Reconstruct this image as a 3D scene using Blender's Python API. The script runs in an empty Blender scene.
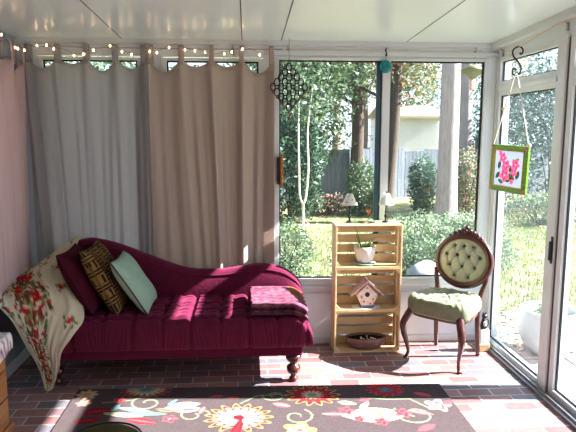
import bpy, math, random
import numpy as np
from mathutils import Vector, Matrix, Euler
random.seed(7)
S = bpy.context.scene
COL = S.collection
PI = math.pi

# ------------------------------------------------------------------ camera, sky, sun, exposure
cam_d = bpy.data.cameras.new('camera'); cam = bpy.data.objects.new('camera', cam_d); COL.objects.link(cam)
cam_d.sensor_width = 36; cam_d.lens = 36.676; cam_d.clip_start = .05; cam_d.clip_end = 300
M3 = Matrix(((0.997601, 0.007618, -0.068805), (-0.069193, 0.140151, -0.987709), (0.002119, 0.990101, 0.140342)))
cam.matrix_world = Matrix.Translation((0, 0, 1.6511)) @ M3.to_4x4()
S.camera = cam
S.view_settings.view_transform = 'Standard'; S.view_settings.look = 'None'
S.view_settings.gamma = 1; S.view_settings.use_curve_mapping = False
S.view_settings.exposure = 0.15
W = bpy.data.worlds.new('sky'); S.world = W; W.use_nodes = True
wn = W.node_tree.nodes; wl = W.node_tree.links; wn.clear()
wo = wn.new('ShaderNodeOutputWorld'); wb = wn.new('ShaderNodeBackground'); wb.inputs[1].default_value = 2.15
wt = wn.new('ShaderNodeTexCoord'); ws = wn.new('ShaderNodeSeparateXYZ'); wr = wn.new('ShaderNodeValToRGB')
wl.new(wt.outputs['Generated'], ws.inputs[0]); wl.new(ws.outputs[2], wr.inputs[0])
wr.color_ramp.elements[0].color = (.74, .82, .92, 1); wr.color_ramp.elements[0].position = 0
wr.color_ramp.elements[1].color = (.42, .58, .92, 1); wr.color_ramp.elements[1].position = .8
wl.new(wr.outputs[0], wb.inputs[0]); wl.new(wb.outputs[0], wo.inputs[0])
sd = bpy.data.lights.new('sun', 'SUN'); sd.energy = 40.0; sd.angle = math.radians(.6); sd.color = (1, .97, .96)
sun = bpy.data.objects.new('sun', sd); COL.objects.link(sun)
sdir = Vector((-1, .06, -.70))
sun.rotation_euler = sdir.to_track_quat('-Z', 'Y').to_euler()

# ------------------------------------------------------------------ helpers
def lin(c):
    c /= 255.0
    return c / 12.92 if c <= .04045 else ((c + .055) / 1.055) ** 2.4
def rgb(r, g, b): return (lin(r), lin(g), lin(b), 1)

def mat(name, col, rough=.6, spec=.4, metal=0, var=0, vscale=8, bump=0, bscale=60, col2=None, trans=0, emit=None, estr=0,
        attr=False, stretch=None, island=None, coat=0, sheen=0):
    m = bpy.data.materials.new(name); m.use_nodes = True
    N = m.node_tree.nodes; L = m.node_tree.links
    b = N['Principled BSDF']; out = N['Material Output']
    b.inputs['Base Color'].default_value = col; b.inputs['Roughness'].default_value = rough
    b.inputs['Specular IOR Level'].default_value = spec; b.inputs['Metallic'].default_value = metal
    b.inputs['Coat Weight'].default_value = coat; b.inputs['Sheen Weight'].default_value = sheen
    csock = None
    tc = N.new('ShaderNodeTexCoord'); vec = tc.outputs['Object']
    if stretch:
        mp = N.new('ShaderNodeMapping'); mp.inputs['Scale'].default_value = stretch
        L.new(vec, mp.inputs[0]); vec = mp.outputs[0]
    if attr:
        a = N.new('ShaderNodeAttribute'); a.attribute_name = 'Col'; csock = a.outputs['Color']
    if var or col2:
        nz = N.new('ShaderNodeTexNoise'); nz.inputs['Scale'].default_value = vscale; nz.inputs['Detail'].default_value = 5
        L.new(vec, nz.inputs['Vector'])
        fac = nz.outputs[0]
        if col2:
            r = N.new('ShaderNodeValToRGB'); r.color_ramp.elements[0].position = .35; r.color_ramp.elements[1].position = .65
            r.color_ramp.elements[0].color = col; r.color_ramp.elements[1].color = col2
            L.new(fac, r.inputs[0]); csock = r.outputs[0]
        if var:
            mr = N.new('ShaderNodeMapRange'); mr.inputs[1].default_value = .3; mr.inputs[2].default_value = .7
            mr.inputs[3].default_value = 1 - var; mr.inputs[4].default_value = 1 + var
            L.new(fac, mr.inputs[0])
            mx = N.new('ShaderNodeVectorMath'); mx.operation = 'SCALE'
            if csock: L.new(csock, mx.inputs[0])
            else: mx.inputs[0].default_value = col[:3]
            L.new(mr.outputs[0], mx.inputs['Scale']); csock = mx.outputs[0]
    if island:
        g = N.new('ShaderNodeNewGeometry'); r = N.new('ShaderNodeValToRGB')
        r.color_ramp.interpolation = 'CONSTANT' if len(island) > 3 else 'LINEAR'
        el = r.color_ramp.elements
        while len(el) < len(island): el.new(.5)
        for i, c in enumerate(island):
            el[i].position = i / len(island); el[i].color = c
        L.new(g.outputs['Random Per Island'], r.inputs[0]); csock = r.outputs[0]
    if csock: L.new(csock, b.inputs['Base Color'])
    if bump:
        bz = N.new('ShaderNodeTexNoise'); bz.inputs['Scale'].default_value = bscale; bz.inputs['Detail'].default_value = 4
        L.new(vec, bz.inputs['Vector'])
        bp = N.new('ShaderNodeBump'); bp.inputs['Strength'].default_value = bump; bp.inputs['Distance'].default_value = .01
        L.new(bz.outputs[0], bp.inputs['Height']); L.new(bp.outputs[0], b.inputs['Normal'])
    if emit:
        b.inputs['Emission Color'].default_value = emit; b.inputs['Emission Strength'].default_value = estr
    if trans:
        t = N.new('ShaderNodeBsdfTranslucent'); x = N.new('ShaderNodeMixShader'); x.inputs[0].default_value = trans
        if csock: L.new(csock, t.inputs[0])
        else: t.inputs[0].default_value = col
        L.new(b.outputs[0], x.inputs[1]); L.new(t.outputs[0], x.inputs[2]); L.new(x.outputs[0], out.inputs[0])
    return m

def glass_mat(name, tint, dirt, dirtcol, gloss=.9):
    m = bpy.data.materials.new(name); m.use_nodes = True
    N = m.node_tree.nodes; L = m.node_tree.links; N.clear()
    out = N.new('ShaderNodeOutputMaterial'); tr = N.new('ShaderNodeBsdfTransparent'); gl = N.new('ShaderNodeBsdfGlossy')
    tr.inputs[0].default_value = tint; gl.inputs['Roughness'].default_value = .01
    fr = N.new('ShaderNodeFresnel'); fr.inputs[0].default_value = 1.45
    mu = N.new('ShaderNodeMath'); mu.operation = 'MULTIPLY'; mu.inputs[1].default_value = gloss
    geo = N.new('ShaderNodeNewGeometry'); inv = N.new('ShaderNodeMath'); inv.operation = 'SUBTRACT'; inv.inputs[0].default_value = gloss
    L.new(geo.outputs['Backfacing'], inv.inputs[1]); inv.use_clamp = True
    L.new(fr.outputs[0], mu.inputs[0]); L.new(inv.outputs[0], mu.inputs[1])
    x = N.new('ShaderNodeMixShader'); L.new(mu.outputs[0], x.inputs[0]); L.new(tr.outputs[0], x.inputs[1]); L.new(gl.outputs[0], x.inputs[2])
    df = N.new('ShaderNodeBsdfTranslucent'); df.inputs[0].default_value = dirtcol
    y = N.new('ShaderNodeMixShader'); y.inputs[0].default_value = dirt
    L.new(x.outputs[0], y.inputs[1]); L.new(df.outputs[0], y.inputs[2]); L.new(y.outputs[0], out.inputs[0])
    return m

class MB:
    def __init__(s): s.v = []; s.f = []; s.sm = []; s.col = None
    def add(s, vs, fs, smooth=True):
        n = len(s.v); s.v += [tuple(v) for v in vs]
        for f in fs: s.f.append(tuple(i + n for i in f)); s.sm.append(smooth)
        return s
    def box(s, x0, x1, y0, y1, z0, z1, M=None):
        v = [(x, y, z) for z in (z0, z1) for y in (y0, y1) for x in (x0, x1)]
        if M is not None: v = [tuple(M @ Vector(p)) for p in v]
        return s.add(v, [(0, 2, 3, 1), (4, 5, 7, 6), (0, 1, 5, 4), (2, 6, 7, 3), (0, 4, 6, 2), (1, 3, 7, 5)], False)
    def grid(s, P, closeu=False, closev=False, smooth=True):
        nu = len(P); nv = len(P[0]); v = [p for r in P for p in r]; f = []
        for i in range(nu - (0 if closeu else 1)):
            for j in range(nv - (0 if closev else 1)):
                a = i * nv + j; b = i * nv + (j + 1) % nv
                c = ((i + 1) % nu) * nv + (j + 1) % nv; d = ((i + 1) % nu) * nv + j
                f.append((a, b, c, d))
        return s.add(v, f, smooth)
    def tube(s, pts, rad, n=10, cap=True, closed=False):
        pts = [Vector(p) for p in pts]
        if not hasattr(rad, '__len__'): rad = [rad] * len(pts)
        P = []; up = None
        for i, p in enumerate(pts):
            if closed: t = pts[(i + 1) % len(pts)] - pts[i - 1]
            else: t = pts[min(i + 1, len(pts) - 1)] - pts[max(i - 1, 0)]
            if t.length < 1e-9: t = Vector((0, 0, 1))
            t.normalize()
            if up is None:
                up = Vector((0, 0, 1)) if abs(t.z) < .9 else Vector((1, 0, 0))
            a = up - t * up.dot(t); a.normalize(); up = a; b = t.cross(a)
            P.append([p + (a * math.cos(2 * PI * k / n) + b * math.sin(2 * PI * k / n)) * rad[i] for k in range(n)])
        s.grid(P, closeu=closed, closev=True)
        if cap and not closed:
            m = len(s.v) - len(pts) * n
            s.f.append(tuple(m + k for k in range(n))); s.sm.append(False)
            m = len(s.v) - n
            s.f.append(tuple(m + k for k in reversed(range(n)))); s.sm.append(False)
        return s
    def lathe(s, prof, c=(0, 0, 0), n=24, sx=1, sy=1):
        P = [[(c[0] + r * math.cos(2 * PI * k / n) * sx, c[1] + r * math.sin(2 * PI * k / n) * sy, c[2] + z) for k in range(n)] for r, z in prof]
        return s.grid(P, closev=True)
    def ball(s, c, r, n=12, sx=1, sy=1, sz=1):
        prof = [(r * math.sin(PI * i / n), -r * sz * math.cos(PI * i / n)) for i in range(n + 1)]
        return s.lathe(prof, c, n * 2, sx, sy)
    def prism(s, poly, axis, a, b):
        def m(p, t): return {0: (t, p[0], p[1]), 1: (p[0], t, p[1]), 2: (p[0], p[1], t)}[axis]
        n = len(poly); v = [m(p, a) for p in poly] + [m(p, b) for p in poly]
        return s.add(v, [tuple(range(n)), tuple(range(2 * n - 1, n - 1, -1))] + [(i, i + n, (i + 1) % n + n, (i + 1) % n) for i in range(n)], False)
    def build(s, name, m, parent=None, loc=None, rot=None, bevel=0, solid=0, sub=0, world=False):
        me = bpy.data.meshes.new(name)
        V = s.v
        if world:
            o0 = Vector(loc) if loc is not None else (parent.matrix_basis.translation if parent else Vector())
            V = [(p[0] - o0[0], p[1] - o0[1], p[2] - o0[2]) for p in V]
        me.from_pydata([tuple(p) for p in V], [], s.f)
        me.polygons.foreach_set('use_smooth', s.sm)
        if m: me.materials.append(m)
        if s.col is not None:
            a = me.color_attributes.new('Col', 'FLOAT_COLOR', 'POINT')
            a.data.foreach_set('color', np.asarray(s.col, dtype=np.float32).ravel())
        me.update()
        o = bpy.data.objects.new(name, me); COL.objects.link(o)
        if parent: o.parent = parent
        if loc is not None: o.location = loc
        if rot is not None: o.rotation_euler = rot
        if solid:
            q = o.modifiers.new('solid', 'SOLIDIFY'); q.thickness = solid; q.offset = 0
        if bevel:
            q = o.modifiers.new('bevel', 'BEVEL'); q.width = bevel; q.segments = 2; q.limit_method = 'ANGLE'
        if sub:
            q = o.modifiers.new('sub', 'SUBSURF'); q.levels = sub; q.render_levels = sub
        return o

def tag(o, label, cat, group=None, kind=None):
    o['label'] = label; o['category'] = cat
    if group: o['group'] = group
    if kind: o['kind'] = kind
    return o
def thing(name, label, cat, loc=(0, 0, 0), rz=0, group=None, rot=None):
    o = bpy.data.objects.new(name, None); COL.objects.link(o); o.empty_display_size = .1
    o.location = loc; o.rotation_euler = rot if rot is not None else (0, 0, rz)
    return tag(o, label, cat, group)
def struct(name, mb, m, parent=None, **k):
    o = mb.build(name, m, parent, **k)
    if parent is None: o['kind'] = 'structure'; o['category'] = name.split('_')[0]; o['label'] = k.get('label', STL.get(name, name.replace('_', ' ') + ' of the sunroom'))
    return o
def copy_tree(o, parent=None):
    c = o.copy(); COL.objects.link(c)
    if parent: c.parent = parent
    for ch in [x for x in bpy.data.objects if x.parent == o]: copy_tree(ch, c)
    return c
def crv(pts, n):
    """Catmull-Rom through pts"""
    P = [Vector(p) for p in pts]; P = [P[0] * 2 - P[1]] + P + [P[-1] * 2 - P[-2]]
    out = []
    for i in range(1, len(P) - 2):
        for k in range(n):
            t = k / n; a, b, c, d = P[i - 1], P[i], P[i + 1], P[i + 2]
            out.append(.5 * ((2 * b) + (c - a) * t + (2 * a - 5 * b + 4 * c - d) * t * t + (3 * b - a - 3 * c + d) * t ** 3))
    out.append(P[-2]); return out
def crs(vals, n): return [p.x for p in crv([(v, 0, 0) for v in vals], n)]

STL = {
 'wall_far': 'white panelled knee wall and frames under the big garden windows',
 'wall_left': 'side wall with bluish shade in its colour, behind the pink curtain and drawers',
 'wall_right': 'white header beam above the sliding glass doors',
 'wall_near': 'plain house wall behind the viewer',
 'floor': 'running bond red and slate brick floor with pale mortar',
 'ceiling': 'glossy off-white panel ceiling with dark seams',
 'window_1': 'large garden window beside the taupe curtain with dark rubber edge',
 'window_2': 'white framed garden window behind the green tufted chair',
 'window_3': 'window hidden behind the backlight-toned curtain',
 'window_4': 'window hidden behind the taupe curtain',
 'window_5': 'tall fixed side window with transom beside the corner post',
 'window_6': 'side window behind the pink curtain',
 'door_1': 'white framed sliding glass door at the right edge',
 'door_2': 'second sliding glass door nearer the viewer',
 'door_3': 'third glass panel of the side wall, nearest the viewer',
}

# ------------------------------------------------------------------ materials
m_white = mat('white_vinyl', rgb(204, 210, 212), .35, .5, var=.03, vscale=5)
m_wallp = mat('white_panel', rgb(212, 220, 226), .5, .4, var=.03, vscale=3)
m_ceil = mat('ceiling_panel', rgb(206, 222, 222), .24, .45, var=.02, vscale=2)
m_seam = mat('dark_seam', rgb(70, 72, 72), .7)
m_black = mat('black_rubber', rgb(24, 30, 34), .5)
m_near = mat('house_wall', rgb(170, 158, 140), .8, var=.08, vscale=6)
m_leftw = mat('left_wall_shaded', rgb(130, 146, 160), .6)  # bluish shadow on the wall is put into its base colour
m_glass = glass_mat('window_glass', (.97, .985, .985, 1), .006, (.8, .9, 1, 1))
m_metal = mat('dark_iron', rgb(30, 26, 28), .4, .5, metal=.6)
m_steel = mat('dull_steel', rgb(150, 148, 140), .35, .5, metal=.9)
m_velvet = mat('burgundy_velvet', rgb(80, 15, 42), .85, .12, var=.12, vscale=14, bump=.25, bscale=55, sheen=.25)
m_velvet.node_tree.nodes['Principled BSDF'].inputs['Sheen Tint'].default_value = rgb(255, 120, 170)
m_mah = mat('mahogany', rgb(62, 18, 14), .28, .5, var=.25, vscale=12, stretch=(1, 1, .2), coat=.4)
m_pine = mat('pine_slat', rgb(204, 174, 130), .65, .3, var=.14, vscale=9, stretch=(.6, 3, 3), bump=.05)
m_pine2 = mat('pine_end', rgb(204, 176, 134), .65, .3, var=.12, vscale=9, stretch=(3, 3, .6))
m_oak = mat('golden_oak', rgb(158, 108, 62), .4, .4, var=.18, vscale=8, stretch=(4, .6, 4), coat=.2)
m_shell = mat('white_shade', rgb(235, 235, 230), .6, trans=.25)
m_green = mat('leaf_paint', rgb(60, 120, 70), .5)
m_sage = mat('sage_linen', rgb(140, 168, 152), .9, .1, var=.06, vscale=20, bump=.15, bscale=150)
m_soil = mat('dark_soil', rgb(40, 28, 22), .95, .1, var=.4, vscale=60, bump=.8, bscale=60)
m_terr = mat('mauve_clay', rgb(130, 92, 84), .55, var=.15, vscale=12)
m_cer = mat('white_ceramic', rgb(226, 222, 212), .25, .5, var=.04, vscale=8)

def brick_mat():
    m = bpy.data.materials.new('brick_paving'); m.use_nodes = True
    N = m.node_tree.nodes; L = m.node_tree.links; b = N['Principled BSDF']
    tc = N.new('ShaderNodeTexCoord'); mp = N.new('ShaderNodeMapping'); mp.inputs['Location'].default_value = (-.0304 + .2032 * 40, .017 + .1016 * 40, 0)
    L.new(tc.outputs['Object'], mp.inputs[0])
    br = N.new('ShaderNodeTexBrick'); br.inputs['Scale'].default_value = 1; br.inputs['Brick Width'].default_value = .2032
    br.inputs['Row Height'].default_value = .1016; br.inputs['Mortar Size'].default_value = .0045; br.inputs['Mortar Smooth'].default_value = .1
    br.inputs['Color1'].default_value = (0, 0, 0, 1); br.inputs['Color2'].default_value = (1, 1, 1, 1); br.inputs['Mortar'].default_value = (0, 0, 0, 1)
    br.inputs['Bias'].default_value = 0
    L.new(mp.outputs[0], br.inputs[0])
    r = N.new('ShaderNodeValToRGB'); r.color_ramp.interpolation = 'CONSTANT'
    cols = [(0, rgb(132, 94, 90)), (.2, rgb(142, 104, 99)), (.42, rgb(122, 84, 82)), (.55, rgb(146, 110, 104)), (.68, rgb(116, 86, 88)), (.8, rgb(116, 112, 116)), (.92, rgb(100, 94, 100))]
    while len(r.color_ramp.elements) < len(cols): r.color_ramp.elements.new(.5)
    for e, (p, c) in zip(r.color_ramp.elements, cols): e.position = p; e.color = c
    L.new(br.outputs['Color'], r.inputs[0])
    nz = N.new('ShaderNodeTexNoise'); nz.inputs['Scale'].default_value = 30; nz.inputs['Detail'].default_value = 6
    L.new(tc.outputs['Object'], nz.inputs['Vector'])
    mr = N.new('ShaderNodeMapRange'); mr.inputs[3].default_value = .75; mr.inputs[4].default_value = 1.25; L.new(nz.outputs[0], mr.inputs[0])
    sc = N.new('ShaderNodeVectorMath'); sc.operation = 'SCALE'; L.new(r.outputs[0], sc.inputs[0]); L.new(mr.outputs[0], sc.inputs['Scale'])
    mx = N.new('ShaderNodeMix'); mx.data_type = 'RGBA'; L.new(br.outputs['Fac'], mx.inputs[0]); L.new(sc.outputs[0], mx.inputs[6]); mx.inputs[7].default_value = rgb(184, 180, 178)
    L.new(mx.outputs[2], b.inputs['Base Color'])
    b.inputs['Roughness'].default_value = .38; b.inputs['Specular IOR Level'].default_value = .5
    bp = N.new('ShaderNodeBump'); bp.inputs['Strength'].default_value = .5; bp.inputs['Distance'].default_value = .003; bp.invert = True
    L.new(br.outputs['Fac'], bp.inputs['Height']); L.new(bp.outputs[0], b.inputs['Normal'])
    return m
m_brick = brick_mat()

# ------------------------------------------------------------------ room shell
D = 4.437; XR = 1.84; XG = 1.90; XL = -1.64; YN = -1.3
def ceilz(y): return 2.316 + .038 * (D - y)
struct('floor', MB().box(XL - .1, XR + .15, YN - .1, D + .1, -.12, 0), m_brick)
cb = MB(); y0, y1 = YN - .1, D + .35
v = [(x, y, ceilz(y) + dz) for dz in (0, .12) for y in (y0, y1) for x in (XL - .35, XR + .15)]
cb.add(v, [(0, 2, 3, 1), (4, 5, 7, 6), (0, 1, 5, 4), (2, 6, 7, 3), (0, 4, 6, 2), (1, 3, 7, 5)], False)
ceiling = struct('ceiling', cb, m_ceil)
sm_ = MB()
for x in (-.89, -.03, .255, 1.18):
    for a, b in ((y0, 1.5), (1.5, D)):
        sm_.add([(x - .0035, a, ceilz(a) - .001), (x + .0035, a, ceilz(a) - .001), (x + .0035, b, ceilz(b) - .001), (x - .0035, b, ceilz(b) - .001),
                 (x - .0035, a, ceilz(a) + .01), (x + .0035, a, ceilz(a) + .01), (x + .0035, b, ceilz(b) + .01), (x - .0035, b, ceilz(b) + .01)],
                [(0, 1, 2, 3), (4, 7, 6, 5), (0, 4, 5, 1), (3, 2, 6, 7), (0, 3, 7, 4), (1, 5, 6, 2)], False)
sm_.build('panel_seam', m_seam, ceiling)

# far wall: knee wall, header, posts
fw = MB()
fw.box(XL, XR + .15, D, D + .1, 0, .505)
fw.box(XL, XR + .15, D, D + .1, 2.205, 2.34)
for a, b in ((XL - .1, -1.50), (-.75, -.62), (.13, .205), (1.825, XR + .15)): fw.box(a, b, D, D + .1, .505, 2.205)
far = struct('wall_far', fw, m_wallp)
tr = MB(); tr.box(XL, XG, D - .02, D + .001, .44, .468); tr.box(XL, XG, D - .012, D + .001, 0, .055)
tr.box(XL, XG, D - .03, D + .001, 2.285, 2.325); tr.box(.13, XG, D - .014, D + .001, 2.215, 2.25)
tr.box(XL, XG, D - .012, D + .001, .405, .412)
struct('trim_1', tr, m_white, bevel=.003)

def framed(name, x0, x1, z0, z1, t, y, mullions=(), gasket=True, tl=None, tr=None, tt=.02):
    f = MB(); tl = tl or t; tr = tr or t
    f.box(x0, x0 + tl, y - .012, y + .06, z0, z1); f.box(x1 - tr, x1, y - .012, y + .06, z0, z1)
    f.box(x0 + tl, x1 - tr, y - .012, y + .06, z1 - tt, z1); f.box(x0 + tl, x1 - tr, y - .012, y + .06, z0, z0 + t * .6)
    o = struct(name, f, m_white, bevel=.002)
    edges = [x0 + tl, x1 - tr]
    for i in range(0, len(edges), 2):
        a, b = edges[i], edges[i + 1]
        MB().box(a, b, y + .03, y + .036, z0 + t * .6, z1 - tt).build('pane', m_glass, o)
        if gasket:
            g = MB(); q = .011; zz0, zz1 = z0 + t * .6, z1 - tt
            g.box(a, a + q, y + .018, y + .03, zz0, zz1); g.box(b - q * 1.3, b, y + .018, y + .03, zz0, zz1)
            g.box(a + q, b - q * 1.3, y + .018, y + .03, zz1 - q, zz1); g.box(a + q, b - q * 1.3, y + .018, y + .03, zz0, zz0 + q)
            g.build('gasket', m_black, o)
    return o
w1 = framed('window_1', .205, 1.03, .505, 2.205, .035, D, tr=.015)
sash = MB(); sash.box(.972, 1.006, D + .002, D + .018, .526, 2.185); sash.build('sash_stile', mat('blue_grey_sash', rgb(46, 72, 88), .4), w1)
w2 = framed('window_2', 1.03, 1.825, .505, 2.205, .035, D, tl=.045, tr=.025)
framed('window_3', -1.50, -.75, .505, 2.19, .04, D)
framed('window_4', -.62, .13, .505, 2.19, .04, D)
# wooden pull on the window frame
wh = MB(); wh.box(.222, .245, D - .05, D - .012, 1.27, 1.47); wh.build('handle_plate', m_black, w1, bevel=.004)
wh = MB(); wh.box(.246, .268, D - .062, D - .012, 1.25, 1.49); wh.build('wooden_pull', mat('orange_wood', rgb(160, 92, 40), .4, var=.2, vscale=10), w1, bevel=.006)

# left wall with one window behind the pink curtain
lw = MB(); lw.box(XL - .1, XL, YN, D + .1, 0, .505); lw.box(XL - .1, XL, YN, D + .1, 2.1, 2.6); lw.box(XL - .1, XL, 4.30, D, .505, 2.1); lw.box(XL - .1, XL, YN, 2.7, .505, 2.1)
struct('wall_left', lw, m_leftw)
w6 = MB(); w6.box(XL - .06, XL + .01, 2.7, 2.75, .505, 2.1); w6.box(XL - .06, XL + .01, 4.25, 4.3, .505, 2.1); w6.box(XL - .06, XL + .01, 3.48, 3.53, .505, 2.1)
w6.box(XL - .06, XL + .01, 2.75, 4.25, 2.05, 2.1); w6.box(XL - .06, XL + .01, 2.75, 4.25, .505, .55)
w6o = struct('window_6', w6, m_white); MB().box(XL - .035, XL - .03, 2.75, 4.25, .55, 2.05).build('pane', m_glass, w6o)
bl = MB(); bl.box(XL - .001, XL + .012, 3.25, D - .02, 0, .08); struct('baseboard_left', bl, m_white)

# near wall
struct('wall_near', MB().box(XL - .1, XR + .1, YN - .1, YN, 0, 2.7), m_near)

# right wall: header, posts; fixed window and sliding doors
rh = MB()
vv = [(x, y, z) for x in (XG, XG + .09) for (y, z) in ((YN, 2.21), (D + .1, 2.21), (D + .1, ceilz(D + .1) + .02), (YN, ceilz(YN) + .02))]
rh.add(vv, [(0, 1, 2, 3), (7, 6, 5, 4), (0, 4, 5, 1), (1, 5, 6, 2), (2, 6, 7, 3), (3, 7, 4, 0)], False)
struct('wall_right', rh, m_wallp)
tr2 = MB()
vv = [(x, y, z) for x in (XG - .06, XG) for (y, z) in ((YN, ceilz(YN) - .045), (D, ceilz(D) - .045), (D, ceilz(D)), (YN, ceilz(YN)))]
tr2.add(vv, [(0, 1, 2, 3), (7, 6, 5, 4), (0, 4, 5, 1), (1, 5, 6, 2), (2, 6, 7, 3), (3, 7, 4, 0)], False)
struct('trim_2', tr2, m_white)
def side_panel(name, ya, yb, t0=.06, t1=.05, botz=.05, transom=True, inset=0):
    f = MB(); x0, x1 = XG - .006 + inset, XG + .06
    f.box(x0, x1, ya, ya + t0, 0, 2.21); f.box(x0, x1, yb - t1, yb, 0, 2.21)
    f.box(x0, x1, ya + t0, yb - t1, 0, botz); f.box(x0, x1, ya + t0, yb - t1, 2.18, 2.21)
    if transom:
        f.box(x0, x1, ya + t0, yb - t1, 1.93, 2.033)
        f.box(x0 - .012, x0, ya + t0 * .5, yb - t1, 1.965, 1.995)
    o = struct(name, f, m_white, bevel=.002)
    zs = [(botz, 1.93), (2.033, 2.18)] if transom else [(botz, 2.155)]
    for z0, z1 in zs:
        MB().box(x0 + .03, x0 + .036, ya + t0, yb - t1, z0, z1).build('pane', m_glass, o)
        g = MB(); q = .008; xa, xb = x0 + .018, x0 + .03
        g.box(xa, xb, ya + t0, ya + t0 + q, z0, z1); g.box(xa, xb, yb - t1 - q, yb - t1, z0, z1)
        g.box(xa, xb, ya + t0, yb - t1, z1 - q, z1); g.box(xa, xb, ya + t0, yb - t1, z0, z0 + q); g.build('gasket', m_black, o)
    return o
side_panel('window_5', 3.515, D - .035, .045, .03)
pst = MB(); pst.box(XG - .02, XG + .085, 3.43, 3.515, 0, 2.23)
pst.box(XG - .012, XG + .09, D - .035, D, 0, 2.21)
struct('trim_3', pst, m_white, bevel=.003)
ps2 = MB(); ps2.box(XG - .008, XG + .07, 3.415, 3.43, 0, 2.21); struct('trim_4', ps2, m_seam)
d1 = side_panel('door_1', 2.30, 3.415, .09, .05, botz=.06)
hd = MB(); hd.box(XG - .04, XG - .02, 3.44, 3.457, .87, .99); hd.box(XG - .026, XG - .02, 3.435, 3.461, .85, 1.02)
hd.build('door_handle', m_black, d1, bevel=.004)
side_panel('door_2', 1.05, 2.24, .09, .07, botz=.06)
side_panel('door_3', -.9, .99, .09, .07, botz=.06)
pst = MB(); pst.box(XG, XG + .085, 2.24, 2.30, 0, 2.2); pst.box(XG, XG + .085, .99, 1.05, 0, 2.2); pst.box(XG, XG + .085, YN, -.9, 0, 2.2)
struct('trim_5', pst, m_white)
sill = MB(); sill.box(XR - .012, XG - .007, 2.3, D - .02, 0, .02); sill.box(XR + .01, XR + .02, 2.3, D - .02, .02, .034)
struct('trim_6', sill, mat('aluminium_track', rgb(140, 140, 142), .35, .5, metal=.7))

# ------------------------------------------------------------------ curtains
m_cur = mat('taupe_linen', rgb(190, 176, 167), .9, .1, var=.05, vscale=120, stretch=(6, 6, .5), bump=.15, bscale=300, trans=.42)
m_curb = mat('backlit_linen', rgb(190, 186, 188), .9, .1, var=.05, vscale=120, stretch=(6, 6, .5), bump=.15, bscale=300, trans=.68)  # linen base greyed towards the bluish daylight coming through
m_curp = mat('pink_linen', rgb(206, 184, 184), .9, .1, var=.05, vscale=120, stretch=(6, 6, .5), bump=.15, bscale=300, trans=.45)
def curtain(label, p0, p1, ntab, ztop, zbot, m, seed, amp=.035, flare=0.0, gather=0.0, tabh=.1, wide=1.0):
    p0 = Vector(p0 + (0,)); p1 = Vector(p1 + (0,)); d = p1 - p0; Ln = d.length; d.normalize(); nrm = Vector((d.y, -d.x, 0))
    t = thing('curtain', label, 'curtain', (p0.x, p0.y, 0), 0, None)
    rnd = random.Random(seed); ph = [rnd.uniform(0, 6.28) for _ in range(8)]
    nu, nv = 200, 46; P = []
    for j in range(nv + 1):
        v = j / nv; row = []
        for i in range(nu + 1):
            u = i / nu
            k = u * (ntab - 1)
            dist = abs(k - round(k)) * 2
            zt = ztop - .095 * math.sin(PI * min(1, dist) / 2) ** .9 * (.7 + .3 * math.sin(ph[0] + round(k - .5) * 2.1))
            z = zt + (zbot - zt) * v
            dn = min(1, v * 3)
            drift = .35 * v * math.sin(ph[1] + u * 3) + .2 * v * math.sin(ph[2] + u * 7)
            kk = k + drift
            tabf = abs(math.cos(PI * kk)) ** 6
            fold = (amp * (1.1 - .35 * v)) * tabf * (1 if v > .0 else 0)
            fine = amp * .42 * dn * (math.sin(kk * 6.28 * 1.9 + ph[3]) * .6 + math.sin(kk * 6.28 * 3.3 + ph[4] + v * 1.1) * .4 + .5 * math.sin(kk * 6.28 * .7 + ph[5]))
            big = .02 * v * math.sin(u * 5 + ph[6])
            uu = u + (flare * v * (u - .5))
            q = p0 + d * (uu * Ln) + nrm * (fold + fine + big)
            row.append((q.x - p0.x, q.y - p0.y, z))
        P.append(row)
    MB().grid(P).build('curtain_panel', m, t, solid=.003)
    for i in range(ntab):
        k = i / (ntab - 1); k = .02 + .96 * k
        c = d * (k * Ln); w = .017 * wide
        prof = []
        for a in range(9):
            th = PI * a / 8
            prof.append((.028 * math.cos(th), tabh * .75 + .022 * math.sin(th)))
        prof = [(.034, -.04)] + prof + [(-.028, -.04)]
        P = [[tuple(c + d * s_ + nrm * (a + .008) + Vector((0, 0, ztop + b))) for a, b in prof] for s_ in (-w, -w * .4, w * .4, w)]
        MB().grid(P).build('curtain_tab', m, t, solid=.003)
    return t
curtain('taupe tab top curtain over the right half of the sofa, beside the garden window', (-.70, 4.375), (.20, 4.375), 5, 2.175, .03, m_cur, 3, amp=.05)
curtain('tab top curtain, linen greyed for its bluish backlight, behind the high end of the sofa', (-1.545, 4.375), (-.715, 4.375), 5, 2.175, .03, m_curb, 12, amp=.045)
curtain('pink glowing curtain on the side wall left of the sofa', (-1.585, 2.85), (-1.585, 4.34), 8, 2.16, .62, m_curp, 21, amp=.035)
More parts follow.
